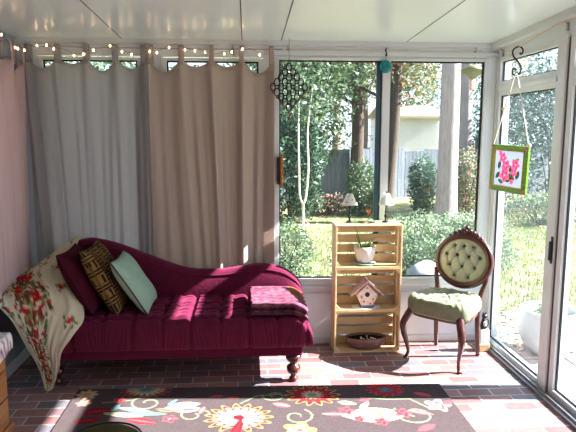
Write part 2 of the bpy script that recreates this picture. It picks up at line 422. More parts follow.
# curtain wires
cw = MB(); cw.tube([(XL + .03, 4.38, 2.252), (-.3, 4.38, 2.246), (.26, 4.38, 2.252)], .0035, 6)
tag(cw.build('curtain_wire', m_steel), 'thin grey wire carrying the taupe and backlight-toned curtains', 'wire')
cw = MB(); cw.tube([(-1.56, 2.6, 2.25), (-1.56, 3.5, 2.244), (-1.56, 4.40, 2.25)], .0035, 6)
tag(cw.build('curtain_wire', m_steel), 'thin grey wire carrying the pink side curtain', 'wire')
wc = MB(); wc.tube(crv([(.27, 4.40, 2.262), (.6, 4.40, 2.252), (1.02, 4.40, 2.262), (1.4, 4.40, 2.252), (1.76, 4.40, 2.262)], 8), .0035, 6)
tag(wc.build('cord', mat('cream_cord', rgb(200, 190, 165), .7)), 'cream cord strung under the ceiling above the garden window', 'cord')
wc = MB(); wc.tube(crv([(1.868, 4.38, 2.262), (1.81, 4.1, 2.215), (1.768, 3.82, 2.206), (1.83, 3.6, 2.27), (1.872, 3.46, 2.305), (1.86, 3.0, 2.27), (1.87, 2.5, 2.30)], 8), .0035, 6)
tag(wc.build('cord', bpy.data.materials['cream_cord']), 'cream cord strung along the header above the side window', 'cord')
def clip(x, y, z, label, m=m_steel, nx=0, ny=1):
    t = MB(); t.box(-.009, .009, -.004, .004, -.05, .0); t.tube(crv([(0, 0, -.01), (0, -.015, .004), (0, -.022, .016), (0, -.012, .026), (0, .006, .022)], 5), .0035, 6)
    o = t.build('wall_clip', m, None, loc=(x, y, z), rot=(0, 0, 0 if ny else -PI / 2)); tag(o, label, 'clip')
clip(.305, 4.43, 2.27, 'small metal clip over the hanging black ring lattice')
clip(1.715, 4.43, 2.262, 'small metal clip at the right end of the garden window header')
clip(1.892, 4.34, 2.262, 'small metal clip on the side header by the corner post', ny=0)
clip(1.892, 3.46, 2.30, 'small metal clip on the side header above the door post', ny=0)
clip(-.10, 4.43, 2.262, 'small metal clip above the taupe curtain near its right end')

# fairy lights
fl = thing('string_lights', 'string of tiny warm fairy lights strung above the curtains', 'string lights', (-1.5, 4.33, 2.2))
rnd = random.Random(5)
pts = []
for i in range(26):
    x = -1.53 + i * .065; pts.append((x, 4.33 + rnd.uniform(-.012, .012), 2.235 + .02 * math.sin(i * .9) + rnd.uniform(-.022, .014)))
lft = [(-1.50, 3.35 + i * .085, 2.22 + .025 * math.sin(i * 1.3) + rnd.uniform(-.02, .015)) for i in range(11)]
MB().tube(crv(lft + pts, 3), .0016, 5).build('lamp_wire', mat('green_wire', rgb(120, 120, 95), .6), fl, world=True)
m_bulb = mat('warm_bulb', (1, .8, .5, 1), .3, emit=(1, .62, .32, 1), estr=14)
b0 = MB().ball((0, 0, 0), .0058, 6, sz=1.5)
first = None
allp = lft + pts
for i, p in enumerate(allp):
    if i % 4 == 3: continue
    loc = (p[0] + 1.5 + rnd.uniform(-.01, .01), p[1] - 4.33 - .006, p[2] - 2.2 - .012)
    if first is None: first = b0.build('bulb', m_bulb, fl, loc=loc)
    else:
        c = first.copy(); COL.objects.link(c); c.location = loc

# ------------------------------------------------------------------ sofa (chaise longue)
sofa = thing('chaise_longue', 'burgundy velvet tufted chaise longue with a high curved back at its left end', 'sofa', (-.45, 4.0, 0))
bs = MB()
def rrect_loop(y0, y1, z0, z1, r, n=5):
    out = []
    for (cy, cz, a0) in ((y1 - r, z1 - r, 0), (y0 + r, z1 - r, 90), (y0 + r, z0 + r, 180), (y1 - r, z0 + r, 270)):
        for i in range(n + 1):
            a = math.radians(a0 + 90 * i / n); out.append((cy + r * math.cos(a), cz + r * math.sin(a)))
    return out
bs.box(-1.32, .36, 3.70, 4.36, .185, .30)
bs.build('base_rail', m_velvet, sofa, world=True, bevel=.02)
# tufted seat
def seat_grid():
    xs = np.linspace(-1.25, .425, 300)
    lp = []
    y0, y1, z0, z1 = 3.63, 4.28, .26, .465
    # front face bottom -> up -> over the top -> back
    N = 110
    tt = np.linspace(0, 1, N)
    path = []
    seg = [((3.66, .262), (3.635, .30)), ((3.635, .30), (3.632, .38))]
    raw = [(3.69, .262, 0), (3.655, .268, 0), (3.632, .30, 0), (3.625, .345, 0), (3.632, .395, 0), (3.66, .44, .3), (3.71, .462, 1), (3.80, .468, 1), (3.92, .468, 1), (4.04, .468, 1), (4.16, .468, 1), (4.28, .468, 1)]
    cs = crv(raw, 12)
    P = []
    XB = [-1.30 + .186 * i for i in range(10)]
    YB = [3.71, 3.86, 4.01, 4.16]
    for x in xs:
        row = []
        e = max(0, (x - .29) / .135); roll = 1 - (1 - math.sqrt(max(0, 1 - min(1, e) ** 2)))
        e2 = max(0, (-1.18 - x) / .08); roll *= math.sqrt(max(0, 1 - min(1, e2) ** 2))
        for c in cs:
            y, z, w = c.x, c.y, c.z
            w = max(0, min(1, w))
            i = min(range(len(XB)), key=lambda k: abs(x - XB[k])); dx = x - XB[i]
            front = 1 - w
            gv = math.exp(-(dx / .014) ** 2)
            dzz = 0; dyy = 0
            if i % 2 == 1: dyy += .022 * gv * front
            else: dyy += .006 * gv * front
            dzz -= .016 * gv * w
            # front gathers
            dyy += .0026 * front * math.sin(x * 210 + 5 * math.sin(x * 13) + 2 * math.sin(x * 41) + (z - .35) * 50 * math.sin(x * 17)) * (.4 + .6 * math.exp(-((dx) / .05) ** 2))
            if w > .3:
                j = min(range(4), key=lambda k: abs(y - YB[k])); dy = y - YB[j]
                dzz -= .018 * math.exp(-(dy / .014) ** 2) * w
                dzz -= .016 * math.exp(-(dx * dx + dy * dy) / .018 ** 2) * w
                dzz += .012 * w * (math.sin(PI * min(1, abs(dx) / .093)) * math.sin(PI * min(1, abs(dy) / .075)))
            zz = .262 + (z - .262) * (.25 + .75 * roll) + dzz * roll
            yy = y + dyy
            if e > 0: yy = yy + .03 * (1 - roll) * front
            row.append((x, yy, zz))
        P.append(row)
    return P
P = seat_grid()
mb = MB().grid(P)
# close ends and bottom
n = len(P[0])
mb.grid([[(p[0], p[1], p[2]) for p in P[-1]], [(p[0] - .01, max(3.69, p[1]), .262) for p in P[-1]]])
mb.grid([[(p[0], p[1], p[2]) for p in P[0]], [(p[0], max(3.69, p[1]), .262) for p in P[0]]])
mb.grid([[r[0] for r in P], [(r[-1][0], r[-1][1], .262) for r in P]])
mb.grid([[r[-1] for r in P], [(r[-1][0], r[-1][1], .262) for r in P]])
mb.build('seat_cushion', m_velvet, sofa, world=True)
bt = MB()
for i in range(1, 9):
    for j in (1, 2):
        MBt = MB().ball((-1.30 + .186 * i, 3.71 + .15 * j, .442), .008, 6, sz=.6)
        MBt.build('button', m_velvet, sofa, world=True)
# backrest
prof = [(-1.47, .56), (-1.43, .70), (-1.403, .744), (-1.291, .847), (-1.2, .885), (-1.11, .896), (-.933, .852), (-.719, .765), (-.502, .682), (-.40, .66), (-.319, .654), (-.22, .654), (-.133, .661), (-.03, .678), (.053, .689), (.13, .690), (.203, .678), (.27, .656), (.315, .628), (.36, .59), (.391, .54), (.405, .48), (.407, .42)]
cs = crv([(a, b, 0) for a, b in prof], 8)
P = []
for c in cs:
    x, zt = c.x, c.y
    r = .06
    row = [(x, 4.20, .28), (x, 4.20, .40), (x, 4.195, .40 + (zt - .40) * .4), (x, 4.20, .40 + (zt - .40) * .75)]
    for a in range(9):
        th = PI * a / 8; row.append((x, 4.275 - .068 * math.cos(th), zt - .05 + .05 * math.sin(th)))
    row += [(x, 4.345, .5), (x, 4.345, .28)]
    P.append(row)
mb = MB().grid(P)
for e in (0, -1):
    r = P[e]; k = .04 if e == -1 else -.02
    mid = [(p[0] + (k if 0 else 0), p[1], p[2]) for p in r]
    mb.add(mid, [tuple(range(len(mid)))], False)
mb.build('backrest', m_velvet, sofa, world=True)
pp = [(c.x, 4.208, c.y - .034) for c in cs]
MB().tube(pp, .006, 8).build('piping', m_velvet, sofa, world=True)
# raised scroll arm at the left end
arm = MB(); P = []
apf = [(-1.10, .30), (-1.16, .40), (-1.21, .48), (-1.27, .545), (-1.34, .565), (-1.41, .55), (-1.46, .51), (-1.485, .45), (-1.465, .39), (-1.41, .35), (-1.36, .30)]
ac = crv([(a, b, 0) for a, b in apf], 4)
for k in range(13):
    y = 3.715 + .5 * k / 12; lift = .0 + .24 * max(0, (k / 12)) ** 1.5
    P.append([(c.x, y, .28 + (c.y - .28) * (1 + lift * .9)) for c in ac])
arm.grid(P); arm.add(P[0], [tuple(range(len(ac)))], False); arm.add(P[-1], [tuple(reversed(range(len(ac))))], False)
arm.build('arm', m_velvet, sofa, world=True)
# turned feet
fprof = [(.0, .0), (.022, .0), (.03, .008), (.032, .02), (.024, .032), (.018, .04), (.026, .05), (.044, .07), (.048, .088), (.044, .106), (.026, .122), (.022, .13), (.034, .138), (.05, .152), (.054, .168), (.054, .19), (0, .19)]
for (x, y) in ((.30, 3.745), (-1.265, 3.80), (.30, 4.27), (-1.265, 4.27)):
    MB().lathe(fprof, (x, y, 0), 20).build('foot', m_mah, sofa, world=True)

# ------------------------------------------------------------------ painted cloth helper
def paint_floral(X, Y, items, base):
    n = X.size; C = np.tile(np.array(base[:3]), (n, 1))
    for it in items:
        k = it[0]; cx, cy, R = it[1:4]; c = [np.array(q[:3]) for q in it[4]]
        dx, dy = X - cx, Y - cy; r = np.hypot(dx, dy); th = np.arctan2(dy, dx)
        if k == 'rose':
            npet = 5; ph = it[5] if len(it) > 5 else 0
            e = R * (.82 + .18 * np.cos(npet * th + ph))
            C[r < e] = c[0]; m = (r < e * .72) & (np.sin(th * 3 + r / R * 9 + ph) > 0); C[m] = c[1]
            C[r < e * .22] = c[-1]
        elif k == 'fan':   # layered flame flower: edge, body, inner, core
            npet = it[5] if len(it) > 5 else 16
            sq = it[6] if len(it) > 6 else 1
            r = np.hypot(dx, dy / sq); th = np.arctan2(dy / sq, dx)
            w = np.abs(np.cos(npet * th / 2)); e = R * (.7 + .3 * w ** 2)
            C[r < e] = c[0]; C[r < e * .92 * (.9 + .1 * w)] = c[1]; C[r < e * .76 * (.9 + .1 * w)] = c[2]; C[r < e * .42 * (.8 + .2 * w)] = c[3]; C[r < R * .16] = c[4]; C[(w < .16) & (r < e) & (r > R * .45)] = np.array(base[:3])
        elif k == 'leaf':
            a = it[5]; u = dx * math.cos(a) + dy * math.sin(a); v = -dx * math.sin(a) + dy * math.cos(a)
            asp = it[6] if len(it) > 6 else .35
            m = (np.abs(u) < R) & (np.abs(v) < R * asp * (1 - (u / R) ** 2)); C[m] = c[0]
            if len(c) > 1: C[m & (np.abs(v) < R * asp * .35 * (1 - (u / R) ** 2))] = c[1]
        elif k == 'vine':
            pts, w = it[5], R
            for (ax, ay), (bx, by) in zip(pts[:-1], pts[1:]):
                ex, ey = bx - ax, by - ay; L2 = ex * ex + ey * ey + 1e-12
                t = np.clip(((X - ax) * ex + (Y - ay) * ey) / L2, 0, 1)
                C[np.hypot(X - ax - t * ex, Y - ay - t * ey) < w] = c[0]
        elif k == 'dots':
            rr = random.Random(int(abs(cx * 997 + cy * 331) * 10) + 1)
            for _ in range(it[5]):
                a = rr.uniform(0, 6.28); q = R * rr.uniform(.2, 1) ** .7; s_ = it[6] * rr.uniform(.6, 1.3)
                px, py = cx + q * math.cos(a), cy + q * math.sin(a)
                C[np.hypot(X - px, (Y - py) * rr.uniform(.7, 1.4)) < s_] = c[rr.randrange(len(c))]
    return C

# ------------------------------------------------------------------ rug
ys = np.concatenate([np.arange(1.9, 2.9, .02), np.arange(2.9, 3.64, .0055), [3.64]])
xs = np.arange(-1.095, 1.262, .0065)
GX, GY = np.meshgrid(xs, ys, indexing='ij')
teal, red, pink, cream, yel, sagec, peach, dred = rgb(120, 165, 160), rgb(190, 40, 55), rgb(214, 92, 100), rgb(226, 214, 178), rgb(214, 178, 104), rgb(150, 170, 130), rgb(220, 150, 110), rgb(140, 22, 38)
def scroll(cx, cy, r, turns=1.4, a0=0, sg=1):
    return [(cx + r * (1 - t / 22) * math.cos(a0 + sg * t * .42 * turns), cy + r * (1 - t / 22) * math.sin(a0 + sg * t * .42 * turns)) for t in range(18)]
items = []
def vine(pts, w=.006, c=sagec): items.append(('vine', 0, 0, w, [c], pts))
vine(scroll(-.62, 3.43, .11, 1, 2)); vine(scroll(-.33, 3.26, .10, 1, 0)); vine(scroll(.28, 3.22, .1, 1, 1, -1)); vine(scroll(.98, 3.22, .13, 1.1, 2.5)); vine(scroll(.16, 3.50, .08, 1, 3))
vine([(-.60, 3.54), (-.72, 3.47), (-.9, 3.44)]); vine([(-.05, 3.4), (.05, 3.5), (.2, 3.52)]); vine([(1.08, 3.3), (1.0, 3.42), (.86, 3.42), (.7, 3.45)])
items += [('fan', -.66, 3.62, .17, [rgb(222, 110, 105), red, cream, teal, rgb(90, 150, 160)], 18, .75),
 ('fan', -1.02, 3.56, .075, [peach, rgb(232, 180, 140), cream, peach, yel], 8, 1),
 ('fan', -1.01, 3.44, .05, [peach, pink, cream, peach, yel], 6, 1),
 ('fan', -.06, 3.22, .205, [yel, red, rgb(226, 200, 190), teal, dred], 15, .88), ('leaf', -.07, 3.08, .13, [dred, red], 1.35, .22),
 ('fan', .40, 3.50, .18, [yel, dred, red, cream, sagec], 14, .85),
 ('fan', .88, 3.56, .13, [pink, red, red, rgb(70, 120, 140), rgb(90, 150, 160)], 14, .8),
 ('leaf', .74, 3.22, .20, [cream, rgb(240, 232, 200)], 0, .45), ('rose', .58, 3.28, .055, [pink, red, pink]), ('rose', .91, 3.24, .06, [pink, red, pink]), ('rose', .76, 3.14, .05, [pink, red, pink]), ('rose', .64, 3.18, .04, [pink, dred, pink]), ('fan', .75, 3.24, .06, [sagec, cream, yel, cream, pink], 10, 1), ('leaf', .70, 3.34, .07, [cream], 1, .3),
 ('rose', 1.15, 3.33, .085, [rgb(240, 214, 190), pink, cream]), ('leaf', 1.22, 3.36, .05, [pink], .6, .5),
 ('leaf', -.90, 3.33, .09, [dred, red], .15, .5), ('leaf', -.93, 3.22, .08, [dred, red], .2, .45),
 ('leaf', -.68, 3.34, .12, [teal, cream], -.3, .22), ('leaf', -.74, 3.28, .13, [cream, sagec], -.2, .2), ('leaf', -.60, 3.29, .12, [teal], -.1, .2), ('leaf', -.62, 3.20, .1, [red, pink], -.3, .35), ('leaf', -.80, 3.37, .05, [teal], 1.2, .4),
 ('rose', -.80, 3.47, .045, [pink, red, peach]), ('rose', -.46, 3.22, .05, [pink, red, cream]),
 ('leaf', -.40, 3.38, .11, [cream, teal], .25, .45), ('leaf', -.37, 3.33, .09, [rgb(236, 206, 180), pink], .1, .4), ('leaf', -.47, 3.43, .05, [teal], 1, .3),
 ('leaf', -.28, 3.32, .045, [pink, cream], 1.3, .5), ('leaf', -.50, 3.33, .06, [peach, pink], -.3, .4), ('leaf', -.20, 3.50, .05, [pink], .1, .4), ('leaf', -.10, 3.48, .045, [pink], -.2, .4),
 ('leaf', .20, 3.37, .06, [pink, cream], -.4, .5), ('leaf', .60, 3.38, .06, [cream, pink], -.3, .45), ('leaf', .50, 3.24, .07, [pink, cream], -.1, .35), ('leaf', 1.02, 3.24, .07, [pink, cream], -.4, .35), ('rose', .28, 3.06, .1, [yel, cream, pink]), ('leaf', 1.0, 3.06, .07, [pink], .5, .4), ('leaf', 1.1, 3.48, .06, [pink], -.5, .4), ('leaf', .72, 3.42, .04, [pink], .3, .5),
 ('leaf', -.2, 2.98, .1, [teal, cream], .4, .4), ('fan', .55, 2.8, .2, [yel, red, cream, teal, dred], 18, 1), ('fan', -.6, 2.7, .22, [pink, red, cream, teal, dred], 16, 1), ('fan', .0, 2.35, .22, [yel, dred, cream, sagec, red], 16, 1), ('fan', .9, 2.3, .18, [pink, red, cream, teal, dred], 16, 1)]
Cc = paint_floral(GX.ravel(), GY.ravel(), items, rgb(92, 78, 80))
rng = np.random.default_rng(2)
Cc = Cc * .62 + .006
Cc *= (.85 + .3 * rng.random((Cc.shape[0], 1)))
stri = .94 + .06 * np.sin(GY.ravel() * 420)[:, None]; Cc = Cc * stri
rb = MB(); zz = .009
rot_ = -.025  # slight turn of the rug
def rugp(x, y, z): return (x, y + rot_ * (x + .4) + .02, z)
rb.grid([[rugp(GX[i, j], GY[i, j], zz) for j in range(GX.shape[1])] for i in range(GX.shape[0])], smooth=False)
n0 = len(rb.v)
edge = [(xs[0], ys[0]), (xs[-1], ys[0]), (xs[-1], ys[-1]), (xs[0], ys[-1])]
for a in range(4):
    p, q = edge[a], edge[(a + 1) % 4]
    rb.add([rugp(p[0], p[1], zz), rugp(q[0], q[1], zz), rugp(q[0], q[1], .001), rugp(p[0], p[1], .001)], [(0, 3, 2, 1)], False)
Cc = np.vstack([Cc, np.tile(np.array(rgb(50, 40, 42)[:3]), (16, 1))])
rb.col = np.hstack([Cc, np.ones((Cc.shape[0], 1))])
rug = rb.build('rug', mat('floral_rug', rgb(90, 80, 80), .95, .08, attr=True, bump=.5, bscale=220))
tag(rug, 'mauve-grey flatweave rug with red, cream and teal flowers on the brick floor', 'rug')

# ------------------------------------------------------------------ throw over the arm
ctrl = [[(-1.385, 4.335, .765), (-1.345, 4.34, .83), (-1.285, 4.35, .872), (-1.195, 4.35, .905)],
 [(-1.56, 4.19, .655), (-1.43, 4.20, .755), (-1.33, 4.19, .825), (-1.205, 4.19, .875)],
 [(-1.60, 4.05, .63), (-1.49, 4.05, .72), (-1.36, 4.05, .765), (-1.185, 4.05, .74)],
 [(-1.605, 3.90, .615), (-1.51, 3.90, .675), (-1.35, 3.90, .72), (-1.12, 3.90, .62)],
 [(-1.60, 3.72, .60), (-1.44, 3.72, .625), (-1.25, 3.715, .60), (-1.045, 3.70, .485)],
 [(-1.47, 3.655, .48), (-1.375, 3.63, .44), (-1.27, 3.62, .40), (-1.10, 3.605, .385)],
 [(-1.40, 3.655, .33), (-1.345, 3.63, .31), (-1.27, 3.62, .29), (-1.165, 3.60, .29)],
 [(-1.335, 3.66, .18), (-1.30, 3.64, .17), (-1.255, 3.65, .16), (-1.20, 3.63, .165)],
 [(-1.30, 3.66, .035), (-1.288, 3.655, .02), (-1.268, 3.655, .02), (-1.25, 3.66, .032)]]
rows = [crv(r, 22) for r in ctrl]
G = list(zip(*rows)); Gp = [crv(list(c), 14) for c in G]
P = []
nu = len(Gp); nv = len(Gp[0])
uu = np.zeros((nu, nv)); vv_ = np.zeros((nu, nv))
for i in range(nu):
    row = []
    for j in range(nv):
        p = Gp[i][j]; k = j / (nv - 1)
        w = .010 * math.sin(i * .42 + j * .05) * min(1, k * 2.4) + .005 * math.sin(i * .9 - j * .11)
        row.append((p.x, p.y - abs(w) * .9 * (1 if k > .4 else 0), p.z + (w if k < .55 else 0)))
        uu[i, j] = (i / (nu - 1) - .5) * .62; vv_[i, j] = k * 1.5
    P.append(row)
rr_, gg_, gr, br_ = rgb(176, 26, 40), rgb(84, 96, 60), rgb(128, 132, 84), rgb(110, 60, 46)
its = []
for k, (cx, cy, R) in enumerate([(-.16, .44, .06), (-.12, .52, .07), (-.04, .60, .075), (-.10, .68, .06), (.0, .74, .06), (-.05, .86, .065), (.02, .95, .06), (-.03, 1.05, .06), (.03, 1.18, .07), (-.03, 1.3, .07), (.05, 1.40, .05)]):
    its.append(('dots', cx, cy, .13, [gg_, br_, gr, rr_, rgb(60, 60, 40)], 60, .012))
    its.append(('rose', cx, cy, R * .75, [rr_, rgb(140, 14, 28), rgb(215, 90, 90)], k))
for cx, cy in ((.2, .1), (.02, .26), (-.14, .3), (.18, .42), (.06, .4), (-.02, .38), (.2, .62), (.24, .82), (-.2, .2), (-.24, .85), (-.2, .95)):
    its += [('dots', cx, cy, .045, [br_, gg_, gr], 14, .007), ('rose', cx, cy, .018, [rr_, rr_, rr_])]
for v_ in (.42, .5, .58, .66, .74, .82): its += [('rose', -.27, v_, .03, [rgb(120, 26, 34), rr_, br_]), ('dots', -.26, v_ + .04, .04, [gg_, br_], 12, .008)]
tb = MB().grid(P); Ct = paint_floral(uu.ravel(), vv_.ravel(), its, rgb(196, 188, 164))
tb.col = np.hstack([Ct, np.ones((Ct.shape[0], 1))])
to = tb.build('throw_blanket', mat('rose_print_cotton', rgb(200, 190, 170), .9, .1, attr=True, bump=.12, bscale=160), solid=.005)
tag(to, 'cream throw with red roses and green sprigs draped over the left end of the sofa', 'throw')

# ------------------------------------------------------------------ pillows
def pillow(name, label, bottom, lean, w, h, t, m, yaw=0, trimm=None, n=34, col=None):
    """bottom: world point of lower edge centre; local x = across (world Y), local y = up the pillow, local z = face normal"""
    a = math.radians(lean)
    up = Vector((-math.sin(a), 0, math.cos(a))); side = Vector((math.sin(yaw), math.cos(yaw), 0)).normalized()
    nr = side.cross(up).normalized()
    if nr.x < 0: nr = -nr
    c = Vector(bottom) + up * h / 2
    R = Matrix((side, up, nr)).transposed().to_4x4()
    M = MB(); P1 = []; P2 = []
    C1 = []
    for i in range(n + 1):
        r1 = []; r2 = []
        for j in range(n + 1):
            u = 2 * i / n - 1; v = 2 * j / n - 1
            f = max(0, (1 - u ** 4) * (1 - v ** 4)) ** .55
            pin = 1 - .07 * (abs(u) * abs(v)) ** 0 * ((1 - abs(u) ** 2) * abs(v) ** 3 + (1 - abs(v) ** 2) * abs(u) ** 3)
            x = u * w / 2 * pin; y = v * h / 2 * pin
            z = t / 2 * f + .002 + .003 * math.sin(u * 7 + v * 4) * f
            r1.append((x, y, z)); r2.append((x, y, -z))
        P1.append(r1); P2.append(r2)
    M.grid(P1); M.grid([list(reversed(r)) for r in P2])
    M.grid([[r[0] for r in P1], [r[0] for r in P2]]); M.grid([[r[-1] for r in P1], [r[-1] for r in P2]])
    M.grid([P1[0], P2[0]]); M.grid([P1[-1], P2[-1]])
    if col is not None:
        M.col = np.array([col(p) for p in M.v])
    th = thing(name, label, 'pillow', tuple(c), 0)
    th.rotation_euler = R.to_euler()
    M.build('cover', m, th)
    if trimm:
        k = w / 2 * .985; q = h / 2 * .985; pts = []
        for i in range(40):
            s_ = i / 10; e = int(s_); f = (s_ - e) * 2 - 1
            pin = 1 - .07 * (1 - f * f)
            pts.append([(f * k, -q * pin, 0), (k * pin, f * q, 0), (-f * k, q * pin, 0), (-k * pin, -f * q, 0)][e])
        MB().tube(pts, .006, 6, closed=True).build('piping', trimm, th)
    return th
m_vel2 = mat('maroon_pillow', rgb(66, 16, 34), .9, .1, var=.1, vscale=15, bump=.1)
pillow('pillow', 'dark maroon velvet pillow leaning against the rose throw, leftmost of the pillows', (-1.0, 3.96, .47), 28, .42, .46, .13, m_vel2, trimm=m_vel2)
def plaidcol(p):
    a = math.floor((p[0] + 5) / .062); b = math.floor((p[1] + 5) / .052)
    fine = (math.sin(p[0] * 280) > .0) if (a + b) % 2 else (math.sin(p[1] * 280) > .0)
    base = rgb(120, 94, 54) if fine else rgb(36, 24, 18)
    if (a % 3 == 0) and fine: base = rgb(98, 70, 38)
    return base
m_plaid = mat('brown_basket_weave', rgb(120, 90, 50), .9, .1, attr=True, bump=.2, bscale=200)
pillow('pillow', 'brown and tan basket weave check pillow between the maroon and sage ones', (-.84, 3.95, .475), 28, .43, .48, .13, m_plaid, n=150, col=plaidcol, trimm=mat('brown_trim', rgb(80, 56, 32), .9))
pillow('pillow', 'sage green linen pillow with brown piping, rightmost on the sofa', (-.652, 3.94, .475), 33, .40, .42, .11, m_sage, trimm=mat('dark_piping', rgb(64, 44, 30), .8))

# ------------------------------------------------------------------ folded blanket
bl = MB(); P = []
cols = []
def blanket_z(x, y, k): return k
lays = 4; cset = []
for L_ in range(lays):
    z0 = .478 + L_ * .021; z1 = z0 + .019
    ox = [.0, .012, -.006, .004][L_]; oy = [.01, -.008, .006, -.012][L_]
    x0, x1, y0_, y1_ = .02 + ox, .385 + ox * .5, 3.67 + oy, 4.10 - oy
    cs_ = []
    n = 46; P = []
    for i in range(n + 1):
        u = i / n; row = []
        x = x0 + (x1 - x0) * u
        ya = y0_ + .006 * math.sin(u * 9 + L_); yb = y1_ + .006 * math.sin(u * 7)
        sagz = -.055 * max(0, (x - .27) / .12) ** 2
        lp = rrect_loop(ya, yb, z0 + sagz, z1 + sagz, .009, 4)
        if L_ == 3:   # subdivide top
            top = [(yb - .009 + (ya + .009 - yb + .009) * k / 60, z1 + sagz + .002 * math.sin(k * .5 + i * .3)) for k in range(1, 60)]
            lp = lp[:5] + top + lp[5:]
        row = [(x + (.006 * math.sin(y * 70) if u in (0, 1) else 0), y, z) for y, z in lp]
        P.append(row)
    bl.grid(P, closev=True)
    bl.add(P[0], [tuple(range(len(P[0])))], False); bl.add(P[-1], [tuple(reversed(range(len(P[0]))))], False)
V = np.array(bl.v); rng = np.random.default_rng(3)
base = np.tile(np.array(rgb(108, 60, 78)[:3]), (len(V), 1))
pz = np.sin(V[:, 0] * 55 + 2 * np.sin(V[:, 1] * 40)) * np.sin(V[:, 1] * 48 + 2 * np.sin(V[:, 0] * 36))
base[pz > .5] = rgb(84, 42, 58)[:3]; base[pz < -.62] = rgb(126, 80, 92)[:3]
fl_ = (V[:, 0] > .285) & (V[:, 1] > 3.86); base[fl_] = rgb(120, 76, 44)[:3]; base[fl_ & (pz > .2)] = rgb(90, 50, 34)[:3]
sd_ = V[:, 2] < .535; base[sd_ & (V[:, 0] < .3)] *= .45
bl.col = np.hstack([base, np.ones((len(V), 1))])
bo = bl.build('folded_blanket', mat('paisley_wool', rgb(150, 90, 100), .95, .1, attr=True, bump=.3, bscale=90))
tag(bo, 'folded pink and brown paisley blanket lying on the right end of the seat', 'blanket')

# ------------------------------------------------------------------ crates
CX0, CX1, CYF, CYB, CH = .643, 1.147, 4.215, 4.405, .3265
def make_crate(label):
    t = thing('wooden_crate', label, 'crate', (.895, 4.31, 0), 0, 'stacked wooden crates')
    w = (CX1 - CX0) / 2; d = (CYB - CYF) / 2
    for k in range(4):      # back slats
        z0 = .012 + k * .0775
        MB().box(-w + .012, w - .012, d - .012, d, z0, z0 + .061).build('back_slat', m_pine, t, bevel=.002)
    for zz in (0, CH - .0105):
        for (a, b) in ((-d, -d + .075), (d - .10, d - .012)):
            MB().box(-w, w, a, b, zz, zz + .0105).build('side_slat', m_pine, t, bevel=.002)
    for s_ in (-1, 1):
        x0, x1 = (-w + .001, -w + .014) if s_ < 0 else (w - .014, w - .001)
        MB().box(x0, x1, -d, -d + .075, .011, CH - .011).build('end_board', m_pine2, t, bevel=.002)
        MB().box(x0, x1, d - .09, d - .0125, .011, CH - .011).build('end_board', m_pine2, t, bevel=.002)
        xi = x1 if s_ < 0 else x0
        for zc, sg in ((.0108, 1), (CH - .0108, -1)):
            MB().prism([(xi, zc), (xi - s_ * .038, zc), (xi, zc + sg * .038)], 1, -d + .002, -d + .03).build('corner_brace', m_pine, t)
    return t
c0 = make_crate('wooden crate on the brick floor, bottom of the stack, holding the clay bowl')
c1 = copy_tree(c0); c1.location.z = CH + .0005; c1['label'] = 'middle wooden crate of the stack, holding the birdhouse'
c2 = copy_tree(c0); c2.location.z = 2 * CH + .001; c2['label'] = 'top wooden crate of the stack, holding the white plant pot'
TZ = 3 * CH + .001
# glass sheet on top
gm = glass_mat('sheet_glass', (.86, .95, .93, 1), .4, (.85, .95, .92, 1))
t = thing('glass_sheet', 'thin glass sheet lying on top of the crate stack', 'glass sheet', (.86, 4.32, TZ), .0)
MB().box(-.205, .20, -.10, .108, .0005, .006).build('pane', gm, t, bevel=.001)
# ---- small lamps
def make_lamp(loc, label):
    t = thing('table_lamp', label, 'lamp', loc, 0, 'pair of small lamps on the crates')
    MB().lathe([(0, 0), (.027, 0), (.028, .004), (.018, .009), (.007, .013), (.006, .03), (.011, .036), (.013, .045), (.008, .055), (.005, .065), (.010, .074), (.006, .082), (.0045, .13), (0, .13)], n=18).build('base', m_metal, t)
    P = []
    for r, z in ((.056, .128), (.051, .137), (.043, .155), (.034, .175), (.026, .195), (.020, .207)):
        P.append([(r * math.cos(2 * PI * k / 28), r * math.sin(2 * PI * k / 28), z) for k in range(28)])
    sh = MB().grid(P, closev=True).build('lamp_shade', m_shell, t, solid=.0015)
    for k, (an, z) in enumerate(((-2.2, .15), (-1.3, .165), (-.6, .15), (-1.8, .19), (.4, .16), (1.5, .15), (2.5, .17))):
        r = .054 - (z - .128) * .455; c = Vector((math.cos(an) * (r + .001), math.sin(an) * (r + .001), z)); tx = Vector((-math.sin(an), math.cos(an), 0)); tz = Vector((0, 0, 1))
        a = k * .9; d1_ = tx * math.cos(a) + tz * math.sin(a); d2_ = -tx * math.sin(a) + tz * math.cos(a)
        out = Vector((math.cos(an), math.sin(an), 0)) * .002
        MB().add([c - d1_ * .012, c - d2_ * .006 + out, c + d1_ * .012, c + d2_ * .006 + out], [(0, 1, 2, 3)], False).build('painted_leaf', m_green if k % 3 else mat('dark_leaf', rgb(50, 80, 70)), sh, solid=.001)
    MB().lathe([(0, .2), (.004, .2), (.003, .208), (.006, .214), (.004, .222), (0, .225)], n=10).build('finial', m_metal, t)
    return t
l0 = make_lamp((.762, 4.31, TZ + .007), 'small lamp with white leaf-painted shade, left one of the pair on the crates')
l0.scale = (1.05, 1.05, 1.04)
l1 = copy_tree(l0); l1.location = (1.038, 4.31, TZ + .007); l1['label'] = 'small lamp with white leaf-painted shade, right one of the pair on the crates'
l1.rotation_euler.z = .7
